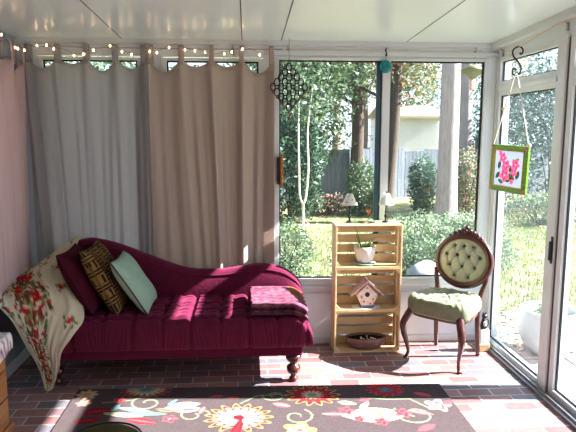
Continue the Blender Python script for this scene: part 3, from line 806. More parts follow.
# dish and orange flower figure
dm = mat('dark_red_dish', rgb(110, 50, 60), .4)
tag(MB().lathe([(0, 0), (.02, 0), (.034, .008), (.032, .010), (.018, .004), (0, .004)], n=20).build('dish', dm, loc=(.855, 4.285, TZ + .0065)), 'small dark red dish on the glass sheet between the two lamps', 'dish')
tag(MB().lathe([(0, 0), (.018, 0), (.03, .007), (.028, .009), (.016, .004), (0, .004)], n=20).build('dish', mat('dark_dish', rgb(60, 56, 62), .4), loc=(.925, 4.28, TZ + .0065)), 'small dark grey dish on the glass sheet beside the right lamp', 'dish')
t = thing('flower_ornament', 'tiny orange flower ornament standing on the glass between the lamps', 'ornament', (.915, 4.355, TZ + .007))
MB().lathe([(0, 0), (.014, 0), (.012, .004), (.002, .008), (.002, .05), (0, .05)], n=10).build('stem', m_green, t)
om = mat('orange_petal', rgb(232, 112, 50), .5, trans=.2)
pe = MB()
for k in range(6):
    a = k * PI / 3; pe.add([(0, 0, .05), (.012 * math.cos(a - .4), .012 * math.sin(a - .4), .066), (.02 * math.cos(a), .02 * math.sin(a), .088), (.012 * math.cos(a + .4), .012 * math.sin(a + .4), .066)], [(0, 1, 2, 3)], False)
pe.build('petals', om, t, solid=.002)
# ---- plant pot
t = thing('potted_succulent', 'white ceramic pot with spiky succulents in the top crate', 'potted plant', (.882, 4.302, 2 * CH + .0125))
MB().lathe([(0, .012), (.045, .012), (.060, .03), (.072, .06), (.079, .095), (.082, .122), (.077, .122), (.072, .10), (0, .10)], n=32).build('pot', m_cer, t)
MB().lathe([(0, .105), (.074, .107)], n=24).build('soil', m_soil, t)
sg = MB().lathe([(0, .002), (.07, .002), (.092, .010), (.088, .014), (.05, .009), (0, .009)], n=6); sg.build('saucer', mat('blue_grey_glaze', rgb(150, 170, 168), .3), t)
lf = mat('succulent_green', rgb(96, 128, 48), .5)
spk = [((-.03, 0), (-.062, -.01), .145, .006), ((-.04, .01), (-.035, .01), .105, .005), ((.02, .0), (.075, -.005), .075, .006), ((.0, -.01), (.045, -.02), .055, .009), ((.0, .01), (-.0, -.02), .04, .01), ((.01, -.02), (.0, -.035), .045, .008), ((.02, .01), (.04, .0), .065, .008), ((-.01, -.02), (-.03, -.03), .04, .008)]
for (a, b), (dx_, dy_), h_, r_ in spk:
    MB().tube(crv([(a, b, .103), (a + dx_ * .3, b + dy_ * .3, .103 + h_ * .55), (a + dx_ * .75, b + dy_ * .75, .103 + h_)], 5), [r_ * (1 - k / 11) + .0008 for k in range(11)], 6).build('leaf', lf, t)
t.scale = (1.02, 1.0, 1.16)
# ---- birdhouse
t = thing('birdhouse', 'small painted birdhouse with pink roof in the middle crate', 'birdhouse', (.898, 4.295, CH + .0125), 0)
flw = MB().prism([(-.045, .02), (.045, .02), (.080, .10), (0, .185), (-.080, .10)], 1, -.045, .045)
flw.build('body', mat('rose_print_paper', rgb(238, 232, 218), .6, col2=rgb(224, 194, 172), vscale=38), t, bevel=.002)
rm = mat('pink_shingle', rgb(212, 180, 176), .6, var=.15, vscale=20, bump=.4, bscale=40)
for s_ in (-1, 1):
    A = Vector((0, 0, .203)); B = Vector((s_ * .122, 0, .093)); n_ = Vector((s_ * .67, 0, .74)) * .009
    v = []
    for q in (A, B):
        for yy in (-.062, .062):
            for o_ in (Vector(), n_): v.append(q + o_ + Vector((0, yy, 0)))
    MB().add(v, [(0, 1, 3, 2), (4, 6, 7, 5), (0, 4, 5, 1), (2, 3, 7, 6), (0, 2, 6, 4), (1, 5, 7, 3)], False).build('roof_panel', rm, t, bevel=.002)
MB().tube([(0, -.062, .21), (0, .062, .21)], .008, 8).build('ridge', rm, t)
hp = [(0 + .019 * math.cos(k * PI / 8), .105 + .019 * math.sin(k * PI / 8)) for k in range(16)]
MB().prism(hp, 1, -.047, -.044).build('entrance_hole', m_black, t)
MB().box(-.05, .05, -.05, .05, .003, .02).build('base', mat('slate_blue', rgb(96, 110, 122), .5), t, bevel=.003)
rp = mat('painted_rose', rgb(200, 80, 80), .5)
for x_, z_ in ((-.045, .085), (.045, .07), (.022, .035), (-.024, .05), (.0, .155)):
    MB().ball((x_, -.0455, z_), .008, 5, sy=.2).build('painted_flower', rp, t)
P = []
for r, z in ((0, .001), (.05, .0012), (.1, .0015)):
    P.append([(r * 1.1 * math.cos(2 * PI * k / 48) * (1 + .04 * math.cos(12 * 2 * PI * k / 48) * (r > .05)), r * .66 * math.sin(2 * PI * k / 48), z) for k in range(48)])
tag(MB().grid(P, closev=True).build('doily', mat('white_lace', rgb(235, 235, 238), .8), loc=(.898, 4.29, CH + .0115), solid=.001), 'white lace doily under the birdhouse', 'doily')
# ---- clay bowl
t = thing('planter_bowl', 'wide oval mauve clay bowl of dark soil in the bottom crate', 'bowl', (.90, 4.295, .012))
MB().lathe([(0, 0), (.10, 0), (.13, .02), (.155, .055), (.162, .088), (.155, .092), (.143, .065), (0, .065)], n=40, sy=.52).build('bowl', m_terr, t)
MB().lathe([(0, .074), (.147, .074)], n=30, sy=.52).build('soil', m_soil, t)
pb = MB(); rnd = random.Random(9)
for k in range(16): pb.ball((rnd.uniform(-.05, .08), rnd.uniform(-.04, .04), .078), rnd.uniform(.005, .009), 4, sz=.7)
o = pb.build('pebbles', m_cer, t); o['label'] = 'white pebbles'; o['kind'] = 'stuff'

# ------------------------------------------------------------------ chair
m_gv = mat('sage_velvet', rgb(112, 118, 90), .6, .3, var=.15, vscale=22, sheen=.1)
ch = thing('parlour_chair', 'antique mahogany side chair with round tufted sage back by the glass door', 'chair', (1.452, 4.08, 0), math.radians(135))
def leg_front(s_):
    pts = [(s_ * .185, .175, .38), (s_ * .205, .20, .33), (s_ * .225, .222, .27), (s_ * .222, .218, .20), (s_ * .205, .20, .12), (s_ * .197, .192, .06), (s_ * .205, .20, .02), (s_ * .215, .21, .0)]
    rr = [.030, .029, .028, .022, .016, .013, .014, .020]
    MB().tube(crv(pts, 5), crs(rr, 5), 12).build('leg', m_mah, ch)
for s_ in (-1, 1): leg_front(s_)
for s_ in (-1, 1):
    pts = [(s_ * .17, -.20, 0), (s_ * .168, -.185, .12), (s_ * .165, -.175, .26), (s_ * .165, -.18, .38), (s_ * .175, -.195, .48), (s_ * .196, -.212, .56), (s_ * .205, -.222, .62)]
    MB().tube(crv(pts, 5), crs([.016, .017, .019, .021, .019, .017, .016], 5), 10).build('leg', m_mah, ch)
# seat rail
def seat_outline(k, sc=1.0, off=0):
    sc *= .97
    a = 2 * PI * k
    x = math.cos(a); y = math.sin(a)
    sx_ = abs(x) ** .55 * (1 if x > 0 else -1); sy_ = abs(y) ** .55 * (1 if y > 0 else -1)
    w = .215 + .045 * (sy_ * .5 + .5)
    return (sx_ * w * sc, (sy_ * .215 + .01) * sc)
P = []
for z in (.335, .345, .39, .40):
    P.append([seat_outline(k / 56, .93 if z in (.345, .39) else .9) + (z - .012 * math.cos(4 * PI * k / 56) * 0,) for k in range(56)])
MB().grid(P, closev=True).build('seat_rail', m_mah, ch)
BT = [(-.12, .09), (.0, .09), (.12, .09), (-.06, 0), (.06, 0), (-.12, -.09), (0, -.09), (.12, -.09), (-.06, .16), (.06, .16)]
def tuft(x, y, pts, s_=.026, dep=.024, diag=(.06, .09)):
    h = 0
    for (a, b) in pts:
        r2 = (x - a) ** 2 + (y - b) ** 2; h -= dep * math.exp(-r2 / s_ ** 2)
    for sg in (1, -1):
        # diagonal pleats through buttons
        nx, ny = diag[1], -sg * diag[0]; L = math.hypot(nx, ny); d0 = (x * nx + y * ny) / L
        per = 2 * diag[0] * diag[1] / L
        q = (d0 / per) % 1; q = min(q, 1 - q) * per
        h -= .008 * math.exp(-(q / .007) ** 2)
    return h
P = []
prof_ = [(0.95, .375), (1.0, .385), (1.025, .405), (1.03, .43), (1.01, .452), (.97, .468), (.9, .480), (.8, .482), (.68, .484), (.56, .486), (.44, .488), (.32, .489), (.2, .49), (.1, .49), (.001, .49)]
prc = crv([(a, b, 0) for a, b in prof_], 2)
for c in prc:
    row = []
    for k in range(96):
        x, y = seat_outline(k / 96, c.x)
        z = c.y + (tuft(x, y, BT) if c.x < .93 else 0) + .004 * math.sin(24 * 2 * PI * k / 96) * (1 if .85 < c.x and c.y > .42 else 0)
        if c.y < .41: z -= .02 * (math.sin(2 * PI * k / 96) > .3)
        row.append((x, y, z))
    P.append(row)
MB().grid(P, closev=True).build('seat', m_gv, ch)
# round back
Rb = .206; RZ = .188; cyb, czb = -.232, .700; tilt = math.radians(9)
def bp(x, z, off=0):  # point in tilted back plane
    return (x - .012, cyb - z * math.sin(tilt) + off * math.cos(tilt), czb + z * math.cos(tilt) + off * math.sin(tilt))
ring = [bp(Rb * 1.0 * math.cos(2 * PI * k / 56), RZ * math.sin(2 * PI * k / 56)) for k in range(56)]
MB().tube(ring, .025, 12, closed=True).build('back_frame', m_mah, ch)
ring2 = [bp(.182 * math.cos(2 * PI * k / 56), .160 * math.sin(2 * PI * k / 56), .014) for k in range(56)]
MB().tube(ring2, .005, 8, closed=True).build('gimp_trim', mat('gold_gimp', rgb(140, 134, 96), .6), ch)
BB = [(-.055, .10), (.0, .10), (.055, .10), (-.1, .033), (-.035, .033), (.035, .033), (.1, .033), (-.075, -.04), (0, -.04), (.075, -.04), (-.04, -.11), (.04, -.11)]
BB = [(x * 1.3, y * 1.08) for x, y in BB]
def btuft(x, y):
    h = 0
    for a, b in BB: h -= .024 * math.exp(-((x - a) ** 2 + (y - b) ** 2) / .017 ** 2)
    for i, (a, b) in enumerate(BB):
        for (c_, d_) in BB[i + 1:]:
            L = math.hypot(a - c_, b - d_)
            if abs(b - d_) > .02 and L < .125:
                t_ = max(0, min(1, ((x - a) * (c_ - a) + (y - b) * (d_ - b)) / L ** 2)); q = math.hypot(x - a - t_ * (c_ - a), y - b - t_ * (d_ - b))
                h -= .009 * math.exp(-(q / .007) ** 2)
    return h
P = []
for i in range(34):
    r = i / 33; row = []
    for k in range(110):
        a = 2 * PI * k / 110; x = .192 * r * math.cos(a); y = .172 * r * math.sin(a)
        row.append(bp(x, y, .006 + .03 * (1 - r ** 4) + btuft(x, y)))
    P.append(row)
bk = MB().grid(P, closev=True)
bk.grid([[bp(.192 * r * math.cos(2 * PI * k / 60),   .172 * r * math.sin(2 * PI * k / 60), -.012) for k in range(60)] for r in (1, .5, .001)], closev=True)
bk.build('back_pad', mat('backlit_sage_velvet', rgb(158, 164, 138), .45, .4, var=.1, vscale=20, sheen=.3), ch)  # lighter copy of the seat velvet, backlit sheen put into the colour
bm = mat('dark_button', rgb(50, 48, 34), .6)
for a, b in BB: MB().ball(bp(a, b, .021), .0075, 5).build('button', bm, ch)
# carved crest
cr = MB()
for s_ in (-1, 1):
    cr.tube(crv([bp(s_ * .135, .150), bp(s_ * .10, .180), bp(s_ * .065, .198), bp(s_ * .03, .204), bp(0, .222)], 5), crs([.006, .012, .014, .012, .016], 5), 8)
    for k, (x, z, r) in enumerate(((.145, .150, .011), (.12, .176, .013), (.09, .198, .015), (.058, .213, .015), (.03, .226, .015))):
        cr.ball(bp(s_ * x, z, .004), r * 1.2, 6)
cr.ball(bp(0, .248, .004), .02, 8); cr.ball(bp(0, .22, .014), .016, 6)
cr.build('carved_crest', m_mah, ch)

# ------------------------------------------------------------------ dresser at left
dr = thing('dresser', 'golden oak chest of drawers at the left edge of the photo', 'dresser', (-1.475, 2.85, 0))
MB().box(-1.625, -1.345, 2.45, 3.19, .02, .535).build('body', m_oak, dr, world=True, bevel=.004)
MB().box(-1.63, -1.325, 2.43, 3.205, .536, .553).build('top', m_oak, dr, world=True, bevel=.005)
MB().box(-1.63, -1.315, 2.44, 3.205, 0, .045).build('plinth', m_oak, dr, world=True, bevel=.008)
for z0, z1 in ((.05, .20), (.21, .36), (.37, .525)):
    f = MB().box(-1.345, -1.328, 2.47, 3.17, z0, z1).build('drawer', m_oak, dr, world=True, bevel=.004)
    for y in (2.62, 3.0): MB().ball((-1.315, y, (z0 + z1) / 2), .016, 6).build('knob', m_oak, f, loc=(0, 0, 0)).location = (1.475 - 0, -2.85, 0)
# cloth on dresser
rc = MB(); P = []
prc = [(2.6, .556), (3.0, .556), (3.19, .556), (3.215, .552), (3.222, .53), (3.226, .46)]
for i in range(40):
    x = -1.625 + .315 * i / 39; row = []
    for y, z in [(c.x, c.y) for c in crv([(a, b, 0) for a, b in prc], 7)]:
        row.append((x, y + (.006 * math.sin(x * 60) if z < .53 else 0), z))
    P.append(row)
rc.grid(P)
# overhang in front of the drawers
P = []
for i in range(40):
    y = 2.6 + .62 * i / 39
    P.append([(x, y, z - (.02 * math.sin(y * 9) + .025 * math.sin(i)*.1 if z < .5 else 0)) for x, z in [(-1.325, .557), (-1.312, .552), (-1.306, .53), (-1.305, .50), (-1.305, .46)]])
rc.grid(P)
V = np.array(rc.v); cc = np.tile(np.array(rgb(222, 218, 220)[:3]), (len(V), 1))
m1 = ((V[:, 2] < .545) & (np.sin(V[:, 0] * 130 + V[:, 1] * 150) * np.sin(V[:, 2] * 190) > .1)); cc[m1] = rgb(130, 80, 110)[:3]
m2 = (V[:, 2] > .545) & (np.sin(V[:, 1] * 100) * np.sin(V[:, 0] * 100) > .6); cc[m2] = rgb(170, 140, 160)[:3]
rc.col = np.hstack([cc, np.ones((len(V), 1))])
tag(rc.build('table_runner', mat('embroidered_linen', rgb(220, 220, 220), .9, attr=True), solid=.003), 'white cloth runner with purple embroidery hanging off the dresser top', 'table runner')

# ------------------------------------------------------------------ round stool at the bottom edge
st = thing('round_stool', 'dark olive round padded stool top cut off by the bottom edge', 'stool', (-.595, 2.30, .022))
MB().lathe([(0, .405), (.05, .4035), (.09, .398), (.125, .388), (.148, .372), (.155, .355), (.15, .34), (0, .34)], n=48).build('seat', mat('olive_fabric', rgb(62, 58, 30), .8, .15, var=.1, vscale=20, bump=.2), st)
MB().tube([(.152 * math.cos(2 * PI * k / 48), .152 * math.sin(2 * PI * k / 48), .378) for k in range(48)], .0045, 8, closed=True).build('piping', m_black, st)
for k in range(3):
    a = 2 * PI * k / 3 + .5; MB().tube([(.09 * math.cos(a), .09 * math.sin(a), .345), (.14 * math.cos(a),    .14 * math.sin(a), -.02)], [.015, .01], 10).build('leg', m_mah, st)

# ------------------------------------------------------------------ corner ornament
t = thing('plant_stand', 'small tan wooden box stand in the corner behind the chair', 'stand', (1.795, 4.21, 0))
MB().box(-.04, .04, -.04, .04, 0, .06).build('box', m_pine, t, bevel=.004)
MB().box(-.035, .035, -.035, .035, .06, .17).build('post', m_white, t, bevel=.004)
t = thing('cat_figurine', 'black and white animal figurine in the corner behind the chair', 'figurine', (1.795, 4.21, .171))
fb = MB(); fb.lathe([(0, 0), (.024, 0), (.028, .02), (.024, .045), (.016, .07), (.012, .085), (0, .09)], n=16); fb.ball((0, -.006, .10), .02, 7)
fb.prism([(-.016, .112), (-.004, .116), (-.012, .134)], 1, -.01, 0); fb.prism([(.016, .112), (.004, .116), (.012, .134)], 1, -.01, 0)
fb.build('body', mat('black_glaze', rgb(26, 28, 34), .25), t)
MB().ball((0, -.02, .045), .014, 6, sz=1.6).build('chest', m_cer, t)
MB().tube(crv([(.02, .01, .02), (.036, 0, .03), (.034, -.005, .06), (.028, 0, .075)], 5), .005, 7).build('tail', bpy.data.materials['black_glaze'], t)

# ------------------------------------------------------------------ hanging things
# S hook and rose picture
hk = MB(); hp_ = []
for k in range(22):
    a = -.5 + k / 21 * 4.6; hp_.append((0, .0, 0))
pts = [(-.018, .115), (.012, .128), (.034, .108), (.03, .085), (.012, .08), (.004, .095)]
sh_ = [(.016, .098), (.024, .088), (.034, .098), (.033, .118), (.015, .135), (-.012, .13), (-.028, .108), (-.022, .078), (.0, .05), (.022, .02), (.03, -.01), (.018, -.038), (-.006, -.046), (-.024, -.032), (-.024, -.012), (-.01, -.004), (0, -.014)]
hk.tube([Vector((x, 0, z)) for x, z in [(p.x, p.y) for p in crv([(a, b, 0) for a, b in sh_], 5)]], .0052, 8)
hook = hk.build('s_hook', m_metal, loc=(1.760, 3.82, 2.073), rot=(0, 0, math.radians(-35))); tag(hook, 'black scrolled iron S hook hanging above the rose picture', 'hook')
fa = math.atan2(3.66 - 3.98, 1.80 - 1.70)
fr_ = thing('picture_frame', 'pink roses painted on glass in a green frame hanging before the side window', 'picture', (1.748, 3.825, 1.415), 0)
fr_.rotation_euler = (0, math.radians(2.0), fa)
# local x along the frame width, z up, local y normal
hw, hh, bw = .172, .157, .032
MB().box(-hw, hw, -.009, .009, hh - bw, hh).build('frame_rail', mat('green_wood', rgb(104, 156, 36), .4, var=.3, vscale=14, stretch=(1, 1, 6)), fr_, bevel=.003)
gmt = bpy.data.materials['green_wood']
MB().box(-hw, hw, -.009, .009, -hh, -hh + bw).build('frame_rail', gmt, fr_, bevel=.003)
MB().box(-hw, -hw + bw, -.009, .009, -hh + bw, hh - bw).build('frame_stile', gmt, fr_, bevel=.003)
MB().box(hw - bw, hw, -.009, .009, -hh + bw, hh - bw).build('frame_stile', gmt, fr_, bevel=.003)
inn = MB(); q = hw - bw; z_ = hh - bw; k_ = .007
inn.box(-q, q, -.011, .003, z_ - k_, z_); inn.box(-q, q, -.011, .003, -z_, -z_ + k_); inn.box(-q, -q + k_, -.011, .003, -z_, z_); inn.box(q - k_, q, -.011, .003, -z_, z_)
inn.build('gilt_edge', mat('gilt', rgb(196, 150, 40), .4), fr_)
gx, gz = np.meshgrid(np.linspace(-q, q, 130), np.linspace(-z_, z_, 130), indexing='ij')
pk, pk2, gn, gn2 = rgb(232, 120, 156), rgb(206, 62, 110), rgb(34, 74, 34), rgb(80, 120, 40)
its = []
for (x, y, a, R) in ((-.02, .03, .8, .03), (.03, -.05, -.6, .035), (.0, -.075, .3, .03), (.085, -.035, 1.2, .032), (.07, .06, .5, .025), (-.09, .02, 1.4, .03), (-.1, -.05, .9, .03), (.05, .045, 2.2, .028), (.015, .0, 1.9, .03), (-.07, -.09, -.4, .028)):
    its.append(('leaf', x, y, R, [gn if R > .029 else gn2, gn2], a, .5))
for (x, y, R, ph) in ((-.06, .07, .04, 0), (-.03, .02, .042, 1), (-.035, -.045, .05, 2), (.06, .03, .042, .5), (.05, -.02, .032, 1.7), (.035, -.085, .02, 0), (-.085, .1, .02, 1)):
    its.append(('rose', x, y, R, [pk, pk2, rgb(250, 180, 196)], ph))
Cg = paint_floral(gx.ravel(), gz.ravel(), its, rgb(176, 186, 206))
pg = MB().grid([[(gx[i, j], 0, gz[i, j]) for j in range(130)] for i in range(130)], smooth=False)
pg.col = np.hstack([Cg, np.ones((len(Cg), 1))])
pg.build('painted_pane', mat('painted_glass', rgb(200, 200, 210), .25, .5, attr=True, trans=.5), fr_, solid=.003)
for sx_, sz_ in ((-1, 1), (1, 1), (-1, -1), (1, -1)):
    MB().ball((sx_ * (hw - bw / 2), -.010, sz_ * (hh - bw / 2)), .012, 6, sy=.35).build('corner_rose', mat('corner_pink', rgb(222, 110, 130), .5), fr_)
cm = mat('white_string', rgb(232, 224, 200), .8)
ap = Vector((0, 0, 2.03 - 1.415))
for s_ in (-1, 1):
    MB().tube(crv([(s_ * (hw - .006), 0, hh - .004), (s_ * hw * .62, .0, hh + .17), (s_ * .02, 0, ap.z - .03), (0, 0, ap.z)], 5), .0035, 6).build('hanging_string', cm, fr_)
MB().ball((hw - .004, -.004, hh + .008), .015, 6).build('knot', cm, fr_)
MB().ball((-hw * .55, -.004, hh + .24), .008, 6, sx=1.6).build('yellow_bead', mat('yellow_bead', rgb(220, 200, 60), .5), fr_)

# wind chime lattice
wm = thing('ring_lattice_hanging', 'black diamond lattice of rings with little bells hanging by the curtain', 'wind chime', (.305, 4.30, 2.30))
MB().tube([(0, 0, .02), (0, 0, -.155)], .0015, 5).build('hanging_string', m_metal, wm)
sp = .0268; m_ringin = mat('pearl_shell', rgb(200, 196, 214), .25, .6, trans=.5)
r0 = d0 = None
def ringmesh():
    pts = []
    for k in range(20):
        a = 2 * PI * k / 20; r = .021
        pts.append((r * .86 * math.sin(a), 0, r * 1.15 * math.cos(a) + (.004 if math.cos(a) > .7 else 0)))
    return MB().tube(pts, .0044, 6, closed=True)
bottoms = []
for i in range(5):
    for j in range(5):
        x = (i - j) * sp * 1.08; z = -.182 - (i + j) * sp * 1.34
        if r0 is None:
            r0 = ringmesh().build('ring', m_metal, wm, loc=(x, 0, z)); d0 = MB().ball((0, 0, -.004), .0075, 5, sy=.4, sz=1.2).build('shell_drop', m_ringin, r0)
        else:
            c = r0.copy(); COL.objects.link(c); c.location = (x, 0, z); c2 = d0.copy(); COL.objects.link(c2); c2.parent = c
        if i == 4 or j == 4: bottoms.append((x, z))
bm2 = mat('bronze_bell', rgb(120, 78, 40), .35, metal=.6); b0 = None
for x, z in bottoms:
    if b0 is None: b0 = MB().lathe([(0, -.020), (.003, -.022), (.006, -.03), (.009, -.042), (.0, -.040)], n=10).build('bell', bm2, wm, loc=(x, 0, z))
    else:
        c = b0.copy(); COL.objects.link(c); c.location = (x, 0, z)
MB().lathe([(0, 0), (.004, -.002), (.008, -.02), (.010, -.03), (0, -.028)], n=10).build('large_bell', bm2, wm, loc=(0, 0, bottoms[-1][1] - .055))

# teal glass float
tf = thing('glass_float', 'teal glass disc hanging in front of the window mullion', 'glass ornament', (1.03, 4.395, 2.262))
MB().tube([(0, 0, 0), (0, 0, -.08)], .0012, 5).build('hanging_string', m_metal, tf)
MB().ball((0, 0, -.125), .047, 12, sy=.35).build('disc', mat('teal_glass', rgb(20, 140, 150), .08, .6, var=.25, vscale=30, trans=.35), tf)
MB().tube(crv([(.006, 0, .01), (-.006, 0, -.005), (0, 0, -.02), (.004, -.006, -.035)], 4), .005, 7).build('hook', m_metal, tf)
MB().ball((.0, -.004, -.042), .009, 6).build('bead', m_metal, tf)

# ------------------------------------------------------------------ outdoors
def gz_(y): return -.10 - .035 * max(0, y - 4.5)
m_lawn = mat('lawn', rgb(104, 116, 74), .95, .1, col2=rgb(140, 128, 100), vscale=1.6, var=.18, bump=.6, bscale=30)
gr_ = MB(); P = []
for i in range(61):
    x = -30 + i * 1.5
    P.append([(x, y, gz_(y) - .004 + .03 * math.sin(x * .8) * math.sin(y * .6) * (1 if y > 6 else 0)) for y in np.linspace(-12, 70, 60)])
gr_.grid(P)
lw_ = gr_.build('lawn', m_lawn); tag(lw_, 'sunlit green lawn scattered with dry leaves beyond the windows', 'lawn'); lw_['kind'] = 'structure'
# grass and fallen leaves as stuff
def scatter(name, label, cat, n, region, fn, m, seed):
    r = random.Random(seed); b = MB()
    for _ in range(n):
        x = r.uniform(*region[0]); y = r.uniform(*region[1]); fn(b, x, y, gz_(y), r)
    o = b.build(name, m); tag(o, label, cat, kind='stuff')
def blade(b, x, y, z, r):
    h = r.uniform(.03, .08); a = r.uniform(0, 6.28); w = .008; l = r.uniform(-.03, .03)
    b.add([(x - w * math.cos(a), y - w * math.sin(a), z - .01), (x + w * math.cos(a), y + w * math.sin(a), z - .01), (x + l, y + l, z + h)], [(0, 1, 2)], False)
def dleaf(b, x, y, z, r):
    s_ = r.uniform(.02, .05); a = r.uniform(0, 6.28); t_ = r.uniform(-.4, .4)
    q = [(s_, 0), (0, s_ * .5), (-s_, 0), (0, -s_ * .5)]
    b.add([(x + u * math.cos(a) - v * math.sin(a), y + u * math.sin(a) + v * math.cos(a), z + .035 + u * t_) for u, v in q], [(0, 1, 2, 3)], False)
scatter('grass', 'short green grass blades on the lawn', 'grass', 42000, ((.3, 9), (4.7, 15)), blade, mat('grass_blade', rgb(120, 150, 60), .7, island=[rgb(100, 122, 68), rgb(136, 142, 94), rgb(84, 108, 60)], trans=.4), 4)
scatter('fallen_leaves', 'dry tan leaves fallen over the lawn', 'leaves', 2600, ((.3, 10), (5, 17)), dleaf, mat('dry_leaf', rgb(190, 150, 110), .8, island=[rgb(196, 168, 130), rgb(170, 116, 80), rgb(220, 200, 176)]), 5)

def leafcloud(b, c, rad, n, ls, r, shell=.55, holes=0.0):
    c = Vector(c)
    for _ in range(n):
        while True:
            d = Vector((r.gauss(0, 1), r.gauss(0, 1), r.gauss(0, 1))).normalized()
            if holes and math.sin(d.x * 7 + c.x) * math.sin(d.z * 6 + c.y) * math.sin(d.y * 5) > .3 - holes: continue
            break
        q = (shell + (1 - shell) * r.random() ** .6) * (1 + .14 * math.sin(d.x * 9 + c.x * 3) * math.sin(d.z * 8 + c.y))
        p = c + Vector((d.x * rad[0], d.y * rad[1], d.z * rad[2])) * q
        u = Vector((r.gauss(0, 1), r.gauss(0, 1), r.gauss(0, .7))).normalized(); w = u.cross(Vector((r.gauss(0, 1), r.gauss(0, 1), r.gauss(0, 1)))).normalized()
        s_ = ls * r.uniform(.6, 1.3)
        b.add([p - u * s_, p + w * s_ * .45, p + u * s_, p - w * s_ * .45], [(0, 1, 2, 3)], False)
def leafm(name, cols, tr=.35): return mat(name, cols[0], .45, .5, island=cols, trans=tr)
L_dark = leafm('evergreen_leaf', [rgb(52, 84, 62), rgb(74, 108, 78), rgb(40, 66, 52), rgb(96, 126, 96)])
L_mid = leafm('green_leaf', [rgb(80, 104, 70), rgb(108, 128, 90), rgb(62, 86, 60)])
L_aut = leafm('autumn_leaf', [rgb(96, 112, 80), rgb(120, 126, 90), rgb(176, 120, 70), rgb(84, 104, 72), rgb(112, 126, 96), rgb(150, 140, 90), rgb(100, 116, 90)])
L_pale = leafm('pale_shrub_leaf', [rgb(116, 136, 100), rgb(150, 164, 138), rgb(84, 108, 78)])
L_box = leafm('boxwood_leaf', [rgb(74, 98, 62), rgb(100, 122, 86), rgb(126, 146, 116), rgb(54, 74, 50)])
L_teal = leafm('bluish_leaf', [rgb(56, 88, 78), rgb(78, 110, 98), rgb(40, 66, 60), rgb(98, 128, 114)])
m_bark = mat('grey_bark', rgb(120, 108, 98), .9, .1, var=.25, vscale=9, stretch=(3, 3, .5), bump=1, bscale=25)
m_barkp = mat('pale_bark', rgb(150, 140, 138), .9, .1, var=.18, vscale=9, stretch=(3, 3, .5), bump=1, bscale=30)
m_barkd = mat('dark_bark', rgb(78, 68, 60), .9, .1, var=.25, vscale=9, stretch=(3, 3, .5), bump=1, bscale=25)
m_barkw = mat('white_bark', rgb(200, 190, 178), .8)

def bush(label, c, rad, n, ls, m, seed, group='garden shrubs', stems=5, shell=.5, name='shrub', cat='shrub'):
    r = random.Random(seed); g = gz_(c[1])
    t = thing(name, label, cat, (c[0], c[1], g), 0, group)
    b = MB(); cz = c[2] - g
    leafcloud(b, (0, 0, cz), rad, int(n * .55), ls, r, shell)
    for _ in range(6):
        d = Vector((r.uniform(-1, 1), r.uniform(-1, 1), r.uniform(-.8, .9))).normalized()
        leafcloud(b, (d.x * rad[0] * .62, d.y * rad[1] * .62, cz + d.z * rad[2] * .62), tuple(q * .48 for q in rad), int(n * .08), ls, r, .5)
    b.v = [(x, y, max(z, .01)) for x, y, z in b.v]
    b.build('foliage', m, t)
    for k in range(stems):
        a = 2 * PI * k / max(1, stems) + .3
        e = (math.cos(a) * rad[0] * .6, math.sin(a) * rad[1] * .6, cz + rad[2] * .4)
        s0 = MB().tube(crv([(math.cos(a) * .06, math.sin(a) * .06, -.02), (e[0] * .3, e[1] * .3, e[2] * .4), e], 4), [.02 * (1 - i / 10) + .004 for i in range(9)], 6)
        s0.build('stem', m_barkd, t)
    return t
def tree(label, base, top, r0, r1, m, crowns, lm, ls, seed, branches=9, group='garden trees', bend=.2, lo=.35):
    r = random.Random(seed); g = gz_(base[1]); bx, by = base
    t = thing('tree', label, 'tree', (bx, by, g), 0, group)
    H = top[2] - g; dx, dy = top[0] - bx, top[1] - by
    pts = crv([(0, 0, -.1), (dx * .25 + bend * .3, dy * .25, H * .25), (dx * .5 - bend * .2, dy * .5, H * .5), (dx * .8, dy * .8, H * .8), (dx, dy, H)], 6)
    n_ = len(pts); rad = [r0 + (r1 - r0) * (i / (n_ - 1)) + r0 * .25 * math.exp(-i * .9) for i in range(n_)]
    MB().tube(pts, rad, 14).build('trunk', m, t)
    for k in range(branches):
        i = int(n_ * (lo + (.95 - lo) * k / branches)); p = pts[min(i, n_ - 2)]; a = r.uniform(0, 6.28); L = r.uniform(.9, 2.2)
        q1 = p + Vector((math.cos(a) * L * .5, math.sin(a) * L * .5, L * .25)); q2 = p + Vector((math.cos(a + .3) * L, math.sin(a + .3) * L, L * .45)); q3 = q2 + Vector((math.cos(a - .2) * L * .5, math.sin(a - .2) * L * .5, L * .1))
        rb_ = rad[min(i, n_ - 1)] * .3
        b = MB().tube(crv([p, q1, q2, q3], 4), [rb_ * (1 - .075 * i_) + .004 for i_ in range(13)], 6)
        for s2 in range(3):
            e = q1.lerp(q2, r.random()); d = Vector((r.uniform(-1, 1), r.uniform(-1, 1), r.uniform(-.5, .8))) * .7
            b.tube([e, e + d * .5, e + d + Vector((0, 0, .1))], [rb_ * .3, rb_ * .2, .004], 5)
        b.build('branch', m, t)
    if crowns:
        b = MB()
        for (cx, cy, cz, rx, ry, rz, n) in crowns: leafcloud(b, (cx - bx, cy - by, cz - g), (rx, ry, rz), n, ls, r, .25)
        b.build('crown', lm, t)
    return t

